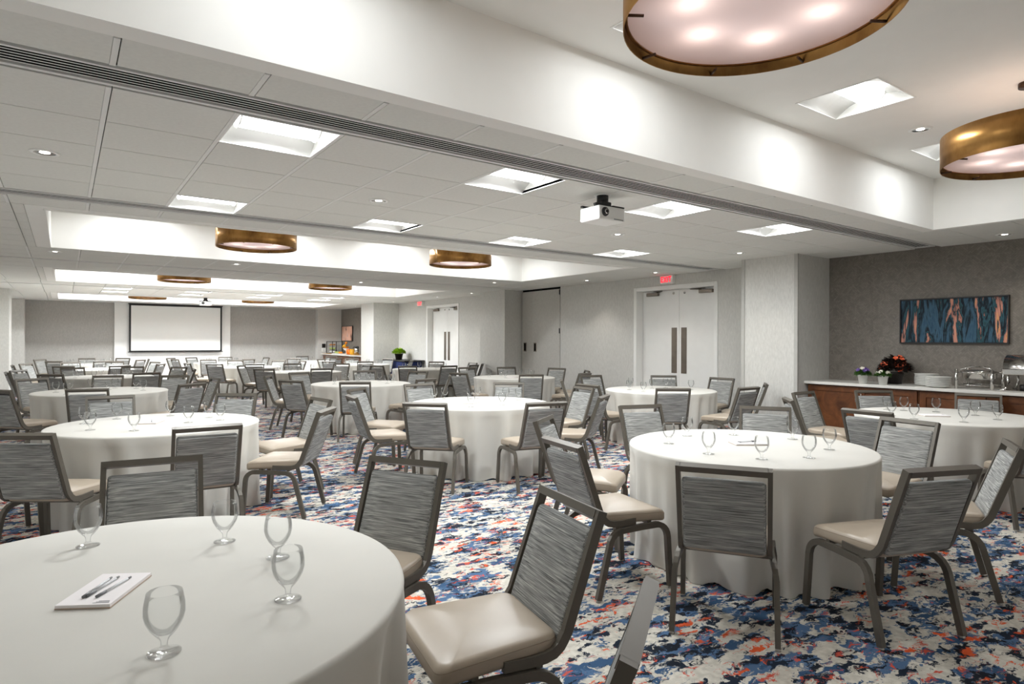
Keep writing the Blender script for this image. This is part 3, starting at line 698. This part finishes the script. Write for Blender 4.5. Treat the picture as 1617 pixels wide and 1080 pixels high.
CH = [('A',2.84,2.02,33),('A',3.5,1.55,69),('A',4.91,2.17,172),('A',4.89,3.09,-147),('A',4.24,3.68,-107),('A',3.2,3.47,-55),('A',2.74,2.77,-10),('F',1.09,2.66,-149),('F',1.21,1.86,170),('F',0.32,3.21,-97),('E',-0.03,5.25,56),('E',0.82,5.09,87),('E',1.51,5.51,143),('E',1.73,6.24,-173),('E',1.34,7.03,-123),('E',0.4,7.37,-89),('D',0.31,9.29,76),('D',1.2,9.58,124),('D',-0.22,11.38,-61),('D',0.49,11.72,-105),('D',1.3,11.23,-120),('H',3.03,5.52,43),('H',3.84,5.04,79),('H',3.90,7.29,-94),('H',4.87,6.95,-133),('H',5.05,6.01,173),('H',4.55,5.21,123),('H',2.82,6.3,-8),('H',3.14,7.05,-49),('J',6.13,6.3,1),('J',7.34,7.62,-98),('J',8.19,6.99,-131),('J',8.35,6.25,185),('J',7.22,5.15,89),('J',7.89,5.4,126),('J',6.43,5.49,54),('B',7.12,3.66,-91),('B',6.36,3.35,-48),('B',5.99,2.58,-4),('B',7.82,3.37,-130),('B',8.21,2.62,-163),('G',3.51,8.77,61),('G',4.40,8.90,110),('G',2.99,9.47,31),('G',3.04,10.56,-28),('G',3.6,11.18,-71),('G',4.66,11.16,-101),('G',5.21,10.62,-151),('G',5.02,9.42,150),('I',8.36,10.34,-160),('J',6.39,7.02,-40),('I',8.23,9.51,149),('I',7.67,8.89,108),('I',6.83,9.03,62),('I',7.95,11.12,-107),('I',7.21,11.4,-87),('I',6.18,9.91,15),('A',4.38,1.59,116),('F',0.81,1.23,126),('E',-0.42,5.86,12),('D',-0.38,9.55,43),('D',1.52,10.45,-175),('B',6.44,1.74,45),
('M',8.45,14.25,178),('M',7.9,13.15,119),('M',8.35,13.6,142),('M',7.3,13.05,89),('M',6.28,13.85,20),('M',6.62,13.3,50),('M',8.1,14.98,228),
('C',-0.47,14.15,9),('C',-0.40,14.78,-32),('C',0.02,13.22,54),('C',1.14,13.08,98),('C',0.26,15.28,-73),('C',1.04,15.22,-109),('C',1.70,14.75,-145),('C',1.78,13.98,175),
('K',3.53,13.54,50),('K',4.4,13.18,80),('K',5.4,14.96,-135),('K',4.6,15.42,-90),('K',3.58,14.98,-35),('K',5.61,14.33,183),
('L',3.2,16.80,48),('L',3.86,16.48,80),('L',2.84,17.42,10),('L',5.09,17.64,187),('L',4.77,18.38,221),('L',3.95,18.71,267),
('S',3.55,20.41,71),('S',3.57,22.4,303),('S',4.31,22.48,250),('S',3.0,22.03,320),('S',3.0,20.99,19),('S',5.13,21.64,190),('S',4.39,20.34,116),
('Q',1.5,20.95,143),('Q',1.71,21.62,177),('Q',0.55,22.71,268),('Q',1.28,22.48,235),('Q',0.78,20.5,101),('Q',-0.03,20.68,57),('Q',-0.29,22.27,321),
('N',1.6,18.48,205),('N',1.60,17.44,150),('N',0.96,19.13,250),('N',0.22,19.06,285),('N',-0.58,17.8,8),('N',-0.44,18.62,328),('N',0.14,16.99,65),('N',0.92,16.92,107),
('U',6.2,20.58,50),('U',7.0,22.51,266),('U',7.15,20.29,100),('U',7.98,21.45,183),('U',7.72,22.22,225),
('P',6.64,18.73,311),('P',6.27,17.28,34),('P',7.39,18.9,255),('P',6.9,16.75,69),('P',8.15,18.45,211),('P',8.16,17.16,141)]
cA, cB = make_chair(True), make_chair(False); sA, sB = [False], [False]
views = {}
for c in CH:
    t, x, y, a = c; tx, ty = TABLES[t]; q = math.hypot(x-tx, y-ty)
    if q < 1.112: x, y = tx+(x-tx)*1.112/q, ty+(y-ty)*1.112/q; c = (t, x, y, a)
    ar = math.radians(a); L = math.hypot(x, y); dt = (math.cos(ar)*x + math.sin(ar)*y)/L
    v = 'seen from behind' if dt > 0.45 else ('facing the camera' if dt < -0.35 else 'seen side-on')
    views.setdefault((t, v), []).append(c)
for (t, v), L in views.items():
    L.sort(key=lambda c: px(c[1], c[2]))
    for i, (t_, x, y, a) in enumerate(L):
        near = y < 9.0
        o = put(cA if near else cB, sA if near else sB, (x, y, 0), math.radians(a-90))
        pos = 'the only such' if len(L) == 1 else (ORD[i] if i < len(L)-1 or len(L) < 3 else 'rightmost')
        if len(L) == 2: pos = ('left one', 'right one')[i]
        tag(o, 'grey banquet chair %s, %s at the %s' % (v, pos, TN[t]), 'chair', 'banquet chairs around the tables')

# ---------------------------------------------------------------- clothed round tables
TZ, TRAD = 0.745, 0.81
def cloth_mesh(seed):
    rnd = random.Random(seed); n = 168; bm = BM()
    ph = [rnd.uniform(0, 2*PI) for _ in range(6)]
    nf = rnd.choice([19, 21, 23])
    def fold(a):
        return 0.55*math.sin(nf*a+ph[0]+1.3*math.sin(2*a+ph[3])) + 0.45*math.sin((nf-6)*a+ph[1]+0.8*math.sin(3*a+ph[4])) + 0.25*math.sin((nf+9)*a+ph[2])
    rings = []
    prof = [(0.25, 0), (0.6, 0), (TRAD-0.014, 0), (TRAD-0.004, -0.004), (TRAD, -0.014)]
    for rr, dz in prof: rings.append([bm.verts.new((rr*math.cos(2*PI*i/n), rr*math.sin(2*PI*i/n), TZ+dz)) for i in range(n)])
    for k in range(1, 13):
        u = k/12; z = TZ-0.014 - (TZ-0.016)*u; ring = []
        for i in range(n):
            a = 2*PI*i/n; f = fold(a)
            amp = 0.062*(u**0.55); rr = TRAD + 0.016*u + amp*(f-1.0) + 0.010*u*math.sin(5*a+ph[5])
            if u > 0.85: rr += (u-0.85)/0.15*0.012*math.sin(9*a+ph[2])
            zz = z + (0.018*max(0, -f)*max(0, (u-0.9)/0.1))
            ring.append(bm.verts.new((rr*math.cos(a), rr*math.sin(a), max(0.003, zz))))
        rings.append(ring)
    c = bm.verts.new((0, 0, TZ))
    for i in range(n):
        j = (i+1) % n; f = bm.faces.new((c, rings[0][i], rings[0][j])); f.smooth = True
        for a, b in zip(rings, rings[1:]):
            f = bm.faces.new((a[i], b[i], b[j], a[j])); f.smooth = True
    me = bpy.data.meshes.new('tablecloth'); bm.to_mesh(me); bm.free(); me.materials.append(M['linen']); return me
cloths = [cloth_mesh(s) for s in (3, 11, 24, 31)]
tb = BM(); lathe(tb, [(0, TZ-0.03), (TRAD-0.02, TZ-0.03), (TRAD-0.02, TZ-0.004), (0, TZ-0.004)], 48)
top_me = bpy.data.meshes.new('tabletop'); tb.to_mesh(top_me); tb.free(); top_me.materials.append(M['trayboard'])
lg_ = BM(); tube(lg_, [(0.42, 0.30, 0.0), (0.42, 0.30, TZ-0.03)], 0.015, 8); leg_me = bpy.data.meshes.new('leg'); lg_.to_mesh(leg_me); lg_.free(); leg_me.materials.append(M['frame'])
for k, (t, (x, y)) in enumerate(TABLES.items()):
    r = empty('banquet_table', (x, y, 0)); tag(r, 'round banquet table under a floor-length white cloth, the %s' % TN[t], 'table', 'round banquet tables')
    o = bpy.data.objects.new('tablecloth', cloths[k % 4]); link(o); o.parent = r; o.rotation_euler = (0, 0, k*1.3)
    o = bpy.data.objects.new('tabletop', top_me); link(o); o.parent = r
    for q in range(4):
        o = bpy.data.objects.new('leg', leg_me); link(o); o.parent = r; o.rotation_euler = (0, 0, q*PI/2)

# ---------------------------------------------------------------- water goblets
def make_goblet():
    b = BM()
    prof = [(0, 0.0), (0.036, 0.0005), (0.0365, 0.002), (0.026, 0.005), (0.012, 0.009), (0.0075, 0.016), (0.0080, 0.027), (0.0110, 0.034), (0.018, 0.041), (0.030, 0.056), (0.0395, 0.074), (0.0440, 0.092), (0.0435, 0.112), (0.0400, 0.132), (0.0380, 0.1415), (0.0374, 0.142), (0.0368, 0.1415),
            (0.0388, 0.131), (0.0423, 0.112), (0.0428, 0.093), (0.0383, 0.076), (0.0288, 0.059), (0.017, 0.046), (0, 0.041)]
    lathe(b, prof, 28); bmesh.ops.recalc_face_normals(b, faces=b.faces); return obj('water_goblet', b, M['glass'])
GL = dict(F=[(-0.05,0.54),(0.35,0.32),(0.46,0.04),(0.39,-0.32),(0.07,-0.46)],
A=[(-0.4,0.36),(0.0,0.52),(-0.51,-0.06),(0.34,0.35),(-0.39,-0.36),(0.52,-0.03),(-0.1,-0.5),(0.3,-0.42)],
B=[(0.06,0.58),(-0.49,0.3),(0.12,0.44),(-0.59,0.06),(0.26,0.19),(-0.47,-0.3),(0.24,-0.16),(0.01,-0.41)],
E=[(-0.52,0.3),(-0.49,-0.17),(-0.27,0.51),(-0.21,-0.41),(0.16,0.52),(0.22,-0.11),(0.43,0.18),(0.48,-0.08)],
D=[(-0.52,0.02),(-0.4,-0.35),(-0.36,0.35),(-0.11,0.59),(0.18,0.46),(0.09,0.2),(0.43,0.25),(0.48,-0.2)],
H=[(-0.3,0.57),(-0.11,0.64),(0.25,0.45),(0.12,0.42),(-0.34,-0.35),(0.03,-0.41),(0.48,0.16),(0.56,0.0)],
G=[(-0.45,0.03),(0.01,0.67),(0.17,0.57),(0.34,0.54),(0.5,0.4),(0.33,-0.29),(0.57,0.02)],
J=[(-0.41,0.24),(-0.55,-0.17),(0.09,0.24),(0.34,0.19),(0.51,0.18),(0.37,-0.27),(0.04,0.64)],
I=[(-0.35,0.37),(0.08,0.57),(-0.34,-0.18),(0.43,0.36),(0.42,0.15),(0.25,-0.26)],
K=[(-0.55,0.05),(-0.47,-0.08),(-0.38,-0.2),(-0.26,-0.33),(0.1,0.5),(0.3,0.4),(0.5,0.1)],
L=[(-0.45,0.2),(-0.2,0.45),(0.1,0.5),(0.4,0.25),(0.45,-0.1),(0.2,-0.45)])
gob = make_goblet(); gs = [False]; rr_ = random.Random(5)
for t, (x, y) in TABLES.items():
    L = GL.get(t)
    if L is None:
        o0 = rr_.uniform(0, 1)
        L = [(0.5*math.cos(o0+q*PI/3.5+rr_.uniform(-.2, .2)), 0.5*math.sin(o0+q*PI/3.5+rr_.uniform(-.2, .2))) for q in range(7)]
    L = sorted(L, key=lambda g: px(x+g[0], y+g[1]))
    for i, (gx, gy) in enumerate(L):
        o = gob if not gs[0] else gob.copy()
        if gs[0]: link(o)
        gs[0] = True; o.location = (x+gx, y+gy, TZ+0.001)
        tag(o, 'clear stemmed water goblet, %s on the %s' % (ORD[i] if i < len(L)-1 else 'rightmost', TN[t]), 'glass', 'water goblets')

# ---------------------------------------------------------------- notepads and pens
def notepad(t, dx, dy, rot, pens):
    x, y = TABLES[t]
    r = empty('notepad', (x+dx, y+dy, TZ+0.001), rot); tag(r, 'white notepad lying on the %s' % TN[t], 'notepad', 'notepads')
    box('paper_block', -0.07, 0.07, -0.115, 0.115, 0.003, 0.011, M['paper'], r); box('backing_card', -0.071, 0.071, -0.116, 0.116, 0, 0.003, M['paper_edge'], r)
    lb = BM()
    for k, (a, b) in enumerate(((0.02, 0.062), (0.026, 0.06), (0.03, 0.058))): bx(lb, a, b, -0.106+k*0.006, -0.103+k*0.006, 0.011, 0.0113)
    obj('printed_mark', lb, M['ink'], r)
    c, s = math.cos(rot), math.sin(rot)
    for k, (u, v, ra) in enumerate(pens):
        wx, wy = x+dx+u*c-v*s, y+dy+u*s+v*c
        p = empty('pen', (wx, wy, TZ+0.0165), rot+ra); tag(p, 'grey ballpoint pen, %s on the notepad of the %s' % (('left one', 'middle one', 'right one')[k], TN[t]), 'pen', 'ballpoint pens')
        b = BM(); tube(b, [(0, -0.068, 0), (0, -0.03, 0)], 0.0042, 8); obj('grip', b, M['pen'], p)
        b = BM(); tube(b, [(0, -0.03, 0), (0, 0.062, 0)], 0.0034, 8); obj('barrel', b, M['pen_clear'], p)
        b = BM(); tube(b, [(0, 0.062, 0), (0, 0.076, 0)], 0.003, 6); obj('push_button', b, M['pen'], p)
notepad('F', -0.02, 0.03, -0.53, [(-0.022, -0.005, 0.0), (-0.010, 0.0, -0.08), (0.022, -0.005, -0.14)])
notepad('A', 0.056, 0.03, 1.0, [(0.0, 0.0, 0.3), (0.02, 0.0, 0.2)])
notepad('B', -0.14, 0.06, 0.8, []); notepad('E', -0.04, 0.075, -0.4, [(0, 0, 0.3)]); notepad('H', -0.13, 0.0, -0.9, []); notepad('I', -0.13, -0.08, 0.6, [])

# ---------------------------------------------------------------- things on the near counter
CZ = 0.911
def pot_mesh(r0, r1, h, n=20):
    b = BM(); lathe(b, [(0, 0), (r0, 0), (r1*0.985, h*0.86), (r1*1.06, h*0.86), (r1*1.06, h), (r1*0.94, h), (r1*0.9, h*0.9), (0, h*0.88)], n); return b
def leaves(b, c, R, hz, n, sz, rnd):
    for _ in range(n):
        a = rnd.uniform(0, 2*PI); rr = R*math.sqrt(rnd.uniform(0.05, 1)); z = hz*(1-(rr/R)**2*0.8)*rnd.uniform(0.45, 1.0)
        p = Vector((c[0]+rr*math.cos(a), c[1]+rr*math.sin(a), c[2]+z)); d = Vector((math.cos(a+rnd.uniform(-.6, .6)), math.sin(a+rnd.uniform(-.6, .6)), rnd.uniform(-0.3, 1.0))).normalized()
        s = d.cross(Vector((0, 0, 1))).normalized()*sz*0.32; up = Vector((0, 0, sz*0.12))
        q = [b.verts.new(v) for v in (p, p+d*sz*0.5+s+up, p+d*sz, p+d*sz*0.5-s+up)]
        b.faces.new((q[0], q[1], q[2])); b.faces.new((q[0], q[2], q[3]))
def flower(b, p, d, sz):
    d = d.normalized(); u = d.cross(Vector((0, 0, 1))); u = u.normalized() if u.length > 0.1 else Vector((1, 0, 0)); v = d.cross(u)
    cc = b.verts.new(p - d*sz*0.15); m = 10; ring = []
    for k in range(m):
        a = 2*PI*k/m; rr = sz*(1.0 if k % 2 == 0 else 0.78); ring.append(b.verts.new(p + (u*math.cos(a)+v*math.sin(a))*rr + d*sz*0.12))
    for k in range(m): b.faces.new((cc, ring[k], ring[(k+1) % m]))
def plant(x, y, z, pot, potm, fol, folm, fl, flm, label, seed, nm='potted_flowers', grp=None, poth=0.11):
    rnd = random.Random(seed); r = empty(nm, (x, y, z)); tag(r, label, 'potted plant', grp)
    obj('pot', pot, M[potm], r)
    b = BM(); leaves(b, (0, 0, poth*0.9), fol[0], fol[1], fol[2], fol[3], rnd); tag(obj('foliage', b, M[folm], r), kind='stuff')
    for k in range(fl[0]):
        a = rnd.uniform(0, 2*PI) if k > fl[0]*0.55 else rnd.uniform(PI*0.6, PI*1.6); e = rnd.uniform(0.1, 1.3)
        d = Vector((math.cos(a)*math.cos(e), math.sin(a)*math.cos(e), math.sin(e))); p = Vector((d.x*fol[0]*1.02, d.y*fol[0]*1.02, poth*0.9+0.02+d.z*fol[1]*1.0))
        b = BM(); flower(b, p, d + Vector((-0.5, -0.3, 0.1)), fl[1]); obj('blossom', b, M[flm[k % len(flm)]], r)
    return r
plant(8.76, 4.10, CZ, pot_mesh(0.048, 0.062, 0.115), 'white_ceramic', (0.085, 0.09, 300, 0.045), 'leaf', (6, 0.032), ['purple_petal', 'purple_petal', 'white_petal'], 'small white pot of purple pansies on the near counter', 3, 'potted_pansies', 'white flower pots')
plant(8.75, 3.84, CZ, pot_mesh(0.048, 0.062, 0.115), 'white_ceramic', (0.08, 0.075, 300, 0.045), 'leaf', (9, 0.024), ['white_petal'], 'small white pot of white pansies on the near counter', 4, 'potted_pansies', 'white flower pots')
plant(9.08, 3.84, CZ, pot_mesh(0.085, 0.105, 0.15), 'darkpot', (0.165, 0.23, 620, 0.075), 'darkleaf', (17, 0.036), ['orange_petal'], 'dark pot of orange flowers with dark leaves behind the white pots', 5, 'potted_impatiens', None, 0.15)
# plates
pb_ = BM(); lathe(pb_, [(0, 0.0), (0.075, 0.0), (0.08, 0.004), (0.122, 0.012), (0.135, 0.016), (0.136, 0.019), (0.120, 0.0165), (0.08, 0.0075), (0, 0.006)], 36)
pl_me = bpy.data.meshes.new('dinner_plate'); pb_.to_mesh(pl_me); pb_.free(); pl_me.materials.append(M['white_ceramic'])
for s, (x, y, n) in enumerate(((9.02, 3.43, 14), (8.81, 3.22, 12))):
    for k in range(n):
        o = bpy.data.objects.new('dinner_plate', pl_me); link(o); o.location = (x+random.uniform(-.003, .003), y+random.uniform(-.003, .003), CZ+k*0.0105)
        pos = 'bottom' if k == 0 else ('top' if k == n-1 else '%s from the bottom' % ['', 'second', 'third', 'fourth', 'fifth', 'sixth', 'seventh', 'eighth', 'ninth', 'tenth', 'eleventh', 'twelfth', 'thirteenth', 'fourteenth'][k])
        tag(o, 'white dinner plate, %s of the %s stack on the near counter' % (pos, ('rear', 'front')[s]), 'plate', 'stacked white plates')
# round chafing dish on a four-legged stand
r = empty('chafing_dish', (9.02, 2.86, CZ)); tag(r, 'steel chafing dish on a four-legged stand beside the plates', 'chafing dish')
for k in range(4):
    a = PI/4 + k*PI/2; lx, ly = 0.255*math.cos(a)*1.0, 0.255*math.sin(a)*1.0
    b = BM(); tube(b, [(lx, ly, 0), (lx, ly, 0.235)], 0.018, 10); obj('leg', b, M['steel'], r)
b = BM()
for k in range(4):
    a, c = PI/4 + k*PI/2, PI/4 + (k+1)*PI/2
    for z in (0.045, 0.195): tube(b, [(0.255*math.cos(a), 0.255*math.sin(a), z), (0.255*math.cos(c), 0.255*math.sin(c), z)], 0.006, 6)
obj('stand_rail', b, M['steel'], r)
b = BM(); lathe(b, [(0, 0.11), (0.15, 0.112), (0.172, 0.13), (0.176, 0.2), (0.192, 0.202), (0.192, 0.208), (0.166, 0.206), (0.16, 0.14), (0, 0.125)], 36); obj('pan', b, M['steel'], r)
b = BM(); lathe(b, [(0.17, 0.209), (0.167, 0.216), (0.11, 0.228), (0.05, 0.232), (0, 0.233)], 36); obj('lid', b, M['steel'], r)
b = BM(); tube(b, [(-0.10, -0.16, 0.235), (-0.04, -0.05, 0.262), (0.06, 0.12, 0.264)], 0.008, 6); obj('serving_spoon_handle', b, M['steel'], r)
b = BM(); tube(b, [(-0.12, 0.16, 0.225), (-0.06, 0.06, 0.265), (0.02, -0.06, 0.262)], 0.007, 6); obj('serving_spoon_handle', b, M['steel'], r)
# roll-top chafer at the frame edge
r = empty('roll_top_chafer', (8.90, 2.28, CZ)); tag(r, 'steel roll-top chafer with domed lid at the right picture edge', 'chafing dish')
b = BM(); n = 14; A, B_ = [], []
for k in range(n+1):
    a = PI*k/n; A.append(b.verts.new((-0.19*math.cos(a), -0.26, 0.26+0.16*math.sin(a)))); B_.append(b.verts.new((-0.19*math.cos(a), 0.26, 0.26+0.16*math.sin(a))))
for k in range(n):
    f = b.faces.new((A[k], A[k+1], B_[k+1], B_[k])); f.smooth = True
b.faces.new(A[::-1]); b.faces.new(B_); bmesh.ops.recalc_face_normals(b, faces=b.faces); obj('domed_lid', b, M['steel'], r)
box('water_pan', -0.195, 0.195, -0.265, 0.265, 0.19, 0.257, M['steel'], r, 0.008, 2)
for sx in (-1, 1):
    for sy in (-1, 1):
        b = BM(); tube(b, [(sx*0.17, sy*0.22, 0.19), (sx*0.165, sy*0.21, 0.11), (sx*0.19, sy*0.24, 0.03), (sx*0.22, sy*0.28, 0.012)], 0.014, 8); obj('leg', b, M['steel'], r)
box('base_tray', -0.235, 0.235, -0.30, 0.30, 0.0, 0.018, M['steel'], r, 0.008, 2)
for sy in (-0.11, 0.11):
    b = BM(); lathe(b, [(0, 0.018), (0.045, 0.018), (0.045, 0.075), (0.03, 0.08), (0, 0.08)], 16, (0, sy, 0)); obj('burner_can', b, M['black'], r)

# ---------------------------------------------------------------- far breakfast counter
def F_(x, y): return (x, y, CZ)
PY = 24.72
r = empty('pastry_case', F_(8.88, PY)); tag(r, 'black-framed pastry display case on the far breakfast counter', 'display case')
b = BM()
for sx in (-1, 1):
    for sy in (-1, 1): bx(b, sx*0.2-0.012, sx*0.2+0.012, sy*0.34-0.012, sy*0.34+0.012, 0, 0.50)
for z in (0.0, 0.48):
    for s in (-1, 1): bx(b, -0.2, 0.2, s*0.34-0.012, s*0.34+0.012, z, z+0.022); bx(b, s*0.2-0.012, s*0.2+0.012, -0.34, 0.34, z, z+0.022)
obj('case_frame', b, M['black'], r)
for z in (0.16, 0.32): box('shelf', -0.187, 0.187, -0.327, 0.327, z, z+0.01, M['glass'], r)
box('base_plinth', -0.187, 0.187, -0.327, 0.327, 0.0, 0.03, M['black'], r)
cr = BM(); tube(cr, [(-0.03, -0.065, 0.0), (0.015, -0.038, 0.02), (0.02, 0, 0.026), (0.015, 0.038, 0.02), (-0.03, 0.065, 0.0)], 0.022, 8); cr_me = bpy.data.meshes.new('croissant'); cr.to_mesh(cr_me); cr.free(); cr_me.materials.append(M['pastry'])
mf = BM(); lathe(mf, [(0, 0), (0.03, 0), (0.042, 0.04), (0.05, 0.05), (0.04, 0.075), (0, 0.085)], 12); mf_me = bpy.data.meshes.new('muffin'); mf.to_mesh(mf_me); mf.free(); mf_me.materials.append(M['melon'])
cu = BM(); lathe(cu, [(0, 0), (0.03, 0), (0.055, 0.08), (0.05, 0.08), (0.028, 0.008), (0, 0.008)], 14); cu_me = bpy.data.meshes.new('white_bowl'); cu.to_mesh(cu_me); cu.free(); cu_me.materials.append(M['white_ceramic'])
for k in range(3):
    o = bpy.data.objects.new('croissant', cr_me); link(o); o.location = (8.80, PY-0.2+k*0.2, CZ+0.331+0.0225); tag(o, 'golden croissant, %s on the top shelf of the pastry case' % ORD[2-k], 'pastry', 'croissants')
for k in range(4):
    o = bpy.data.objects.new('muffin', mf_me); link(o); o.location = (8.80, PY-0.225+k*0.15, CZ+0.171); tag(o, 'pale muffin, %s on the middle shelf of the pastry case' % ORD[3-k], 'pastry', 'muffins')
for k in range(3):
    o = bpy.data.objects.new('white_bowl', cu_me); link(o); o.location = (8.80, PY-0.2+k*0.2, CZ+0.031); tag(o, 'small white bowl, %s at the bottom of the pastry case' % ORD[2-k], 'bowl', 'bowls in the pastry case')
FX, FY, FS = 9.0, 23.75, 0.66
r = empty('fruit_stand', F_(FX, FY)); tag(r, 'white footed bowl holding bananas on the far breakfast counter', 'fruit bowl')
b = BM(); lathe(b, [(FS*p, FS*q) for p, q in [(0, 0), (0.11, 0.0), (0.1, 0.012), (0.02, 0.03), (0.02, 0.20), (0.1, 0.24), (0.2, 0.34), (0.195, 0.345), (0.09, 0.25), (0, 0.235)]], 24); obj('bowl', b, M['white_ceramic'], r)
bb = empty('banana_bunch', (FX, FY, CZ)); tag(bb, 'bunch of yellow bananas draped over the far fruit bowl', 'bananas')
for k in range(5):
    a = -0.9+k*0.45 + PI; b = BM()
    tube(b, [(FS*p*math.cos(a), FS*q*math.sin(a), FS*w_) for p, q, w_ in [(0.02, 0.02, 0.56), (0.11, 0.11, 0.545), (0.19, 0.21, 0.47), (0.20, 0.25, 0.385)]], 0.02, 8); obj('banana', b, M['banana'], bb)
sp = BM(); bmesh.ops.create_uvsphere(sp, u_segments=16, v_segments=10, radius=0.05)
for v in sp.verts: v.co.z *= 0.94
for f in sp.faces: f.smooth = True
o = obj('orange', sp, M['orange_fruit'], None, (FX, FY, CZ+FS*0.56+0.07)); tag(o, 'orange crowning the bananas in the far fruit bowl', 'orange')
sp_me = o.data
for k in range(3):
    o = bpy.data.objects.new('orange', sp_me); link(o); o.location = (FX+0.059*math.cos(k*2.094), FY+0.059*math.sin(k*2.094), CZ+FS*0.30+0.062); tag(o, 'orange inside the far fruit bowl, %s' % ('nearest the wall', 'on its left', 'on its right')[k], 'orange', 'oranges in the fruit bowl')
r = empty('fruit_platter', F_(8.66, 23.65)); tag(r, 'long platter of sliced melon at the front of the far counter', 'platter')
box('tray', -0.13, 0.13, -0.42, 0.42, 0.0, 0.03, M['white_ceramic'], r, 0.01, 2); box('tray_top', -0.115, 0.115, -0.38, 0.38, 0.03, 0.045, M['steel'], r, 0.004)
sl = BM(); n = 8
for s in (-1, 1):
    ring = [sl.verts.new((s*0.02, 0.05*math.cos(PI*k/n), 0.06*math.sin(PI*k/n))) for k in range(n+1)]
    sl.faces.new(ring if s > 0 else ring[::-1])
vs = list(sl.verts)
for k in range(n): sl.faces.new((vs[k], vs[k+1], vs[n+1+k+1], vs[n+1+k]))
sl.faces.new((vs[0], vs[n+1], vs[2*n+1], vs[n])); bmesh.ops.recalc_face_normals(sl, faces=sl.faces)
sl_me = bpy.data.meshes.new('melon_slice'); sl.to_mesh(sl_me); sl.free(); sl_me.materials.append(M['melon']); sl_me2 = sl_me.copy(); sl_me2.materials[0] = M['orange_fruit']
for k in range(7):
    o = bpy.data.objects.new('melon_slice', sl_me if k > 2 else sl_me2); link(o); o.location = (8.66, 23.335+k*0.105, CZ+0.0455)
    nn, q = (4, 6-k) if k > 2 else (3, 2-k)
    tag(o, '%s melon slice, %s of its colour on the far platter' % ('green' if k > 2 else 'orange', ORD[q]), 'fruit slice', 'melon slices on the platter')
for k, (y, mt, lb) in enumerate(((23.05, 'juice', 'glass pitcher of orange juice on the far counter'), (22.72, 'juice2', 'glass pitcher of yellow juice on the far counter'))):
    r = empty('juice_pitcher', F_(8.86, y)); tag(r, lb, 'pitcher', 'juice pitchers')
    b = BM(); lathe(b, [(0, 0.005), (0.085, 0.005), (0.115, 0.08), (0.10, 0.17), (0.08, 0.21), (0, 0.21)], 20); obj('juice', b, M[mt], r)
    b = BM(); lathe(b, [(0, 0), (0.09, 0), (0.12, 0.08), (0.104, 0.175), (0.075, 0.23), (0.085, 0.26)], 20); obj('pitcher_body', b, M['glass'], r)
    b = BM(); tube(b, [(0.09, 0, 0.22), (0.17, 0, 0.21), (0.175, 0, 0.11), (0.115, 0, 0.07)], 0.011, 6); obj('handle', b, M['glass'], r)
r = empty('coffee_urn', (8.84, 22.25, CZ+0.0125)); tag(r, 'steel coffee flask with black top at the end of the far counter', 'coffee flask')
b = BM(); lathe(b, [(0, 0), (0.09, 0), (0.09, 0.21), (0.075, 0.24), (0, 0.24)], 24); obj('flask_body', b, M['steel'], r)
b = BM(); lathe(b, [(0.0, 0.24), (0.08, 0.24), (0.09, 0.265), (0.07, 0.31), (0, 0.315)], 24); tube(b, [(-0.05, 0, 0.28), (-0.13, 0, 0.28), (-0.15, 0, 0.235)], 0.015, 8); tube(b, [(0.0, -0.07, 0.28), (0.0, -0.15, 0.265), (0.0, -0.155, 0.1), (0.0, -0.09, 0.07)], 0.013, 8); obj('pump_top', b, M['black'], r)
tag(box('wooden_board', 8.66, 9.02, 22.03, 22.47, CZ, CZ+0.012, M['trayboard'], None, 0.003), 'wooden board under the coffee flask on the far counter', 'board')
tag(box('wooden_mat', 8.52, 8.655, 24.35, 25.1, CZ, CZ+0.012, M['trayboard'], None, 0.003), 'wooden board in front of the pastry case', 'board')
# wall intercom by the far counter
r = empty('wall_phone', (8.60, 25.2, 0.98)); tag(r, 'small dark and white wall control by the pastry case', 'wall control')
box('upper_box', -0.07, 0.07, -0.03, 0, 0.17, 0.33, M['black'], r, 0.006); box('lower_box', -0.08, 0.08, -0.025, 0, 0.0, 0.15, M['white_paint'], r, 0.006)
for k in range(3): box('button', -0.03+k*0.025, -0.014+k*0.025, -0.028, -0.025, 0.06, 0.075, M['ink'], r)
# navy-skirted side table with lime plant by the far pillar
r = empty('skirted_table', (8.97, 18.6, 0)); tag(r, 'small side table with black top and navy skirt by the far pillar', 'side table')
b = BM(); n = 64; A, B_ = [], []
for k in range(n):
    a = 2*PI*k/n; sx = math.copysign(abs(math.cos(a))**0.35, math.cos(a))*0.34; sy = math.copysign(abs(math.sin(a))**0.35, math.sin(a))*0.82; f = 1+0.025*math.sin(22*a)
    A.append(b.verts.new((sx*0.985, sy*0.985, 0.79))); B_.append(b.verts.new((sx*f, sy*f, 0.005)))
for k in range(n):
    f = b.faces.new((A[k], B_[k], B_[(k+1) % n], A[(k+1) % n])); f.smooth = True
b.faces.new(A); obj('navy_skirt', b, M['navy'], r); box('table_top', -0.355, 0.355, -0.83, 0.83, 0.792, 0.83, M['black'], r, 0.008, 2)
plant(8.95, 18.88, 0.831, pot_mesh(0.10, 0.135, 0.20), 'darkpot', (0.17, 0.17, 420, 0.10), 'lime', (0, 0.02), ['lime'], 'lime green leafy plant in a dark pot on the navy-skirted table', 9, 'potted_foliage', None, 0.20)
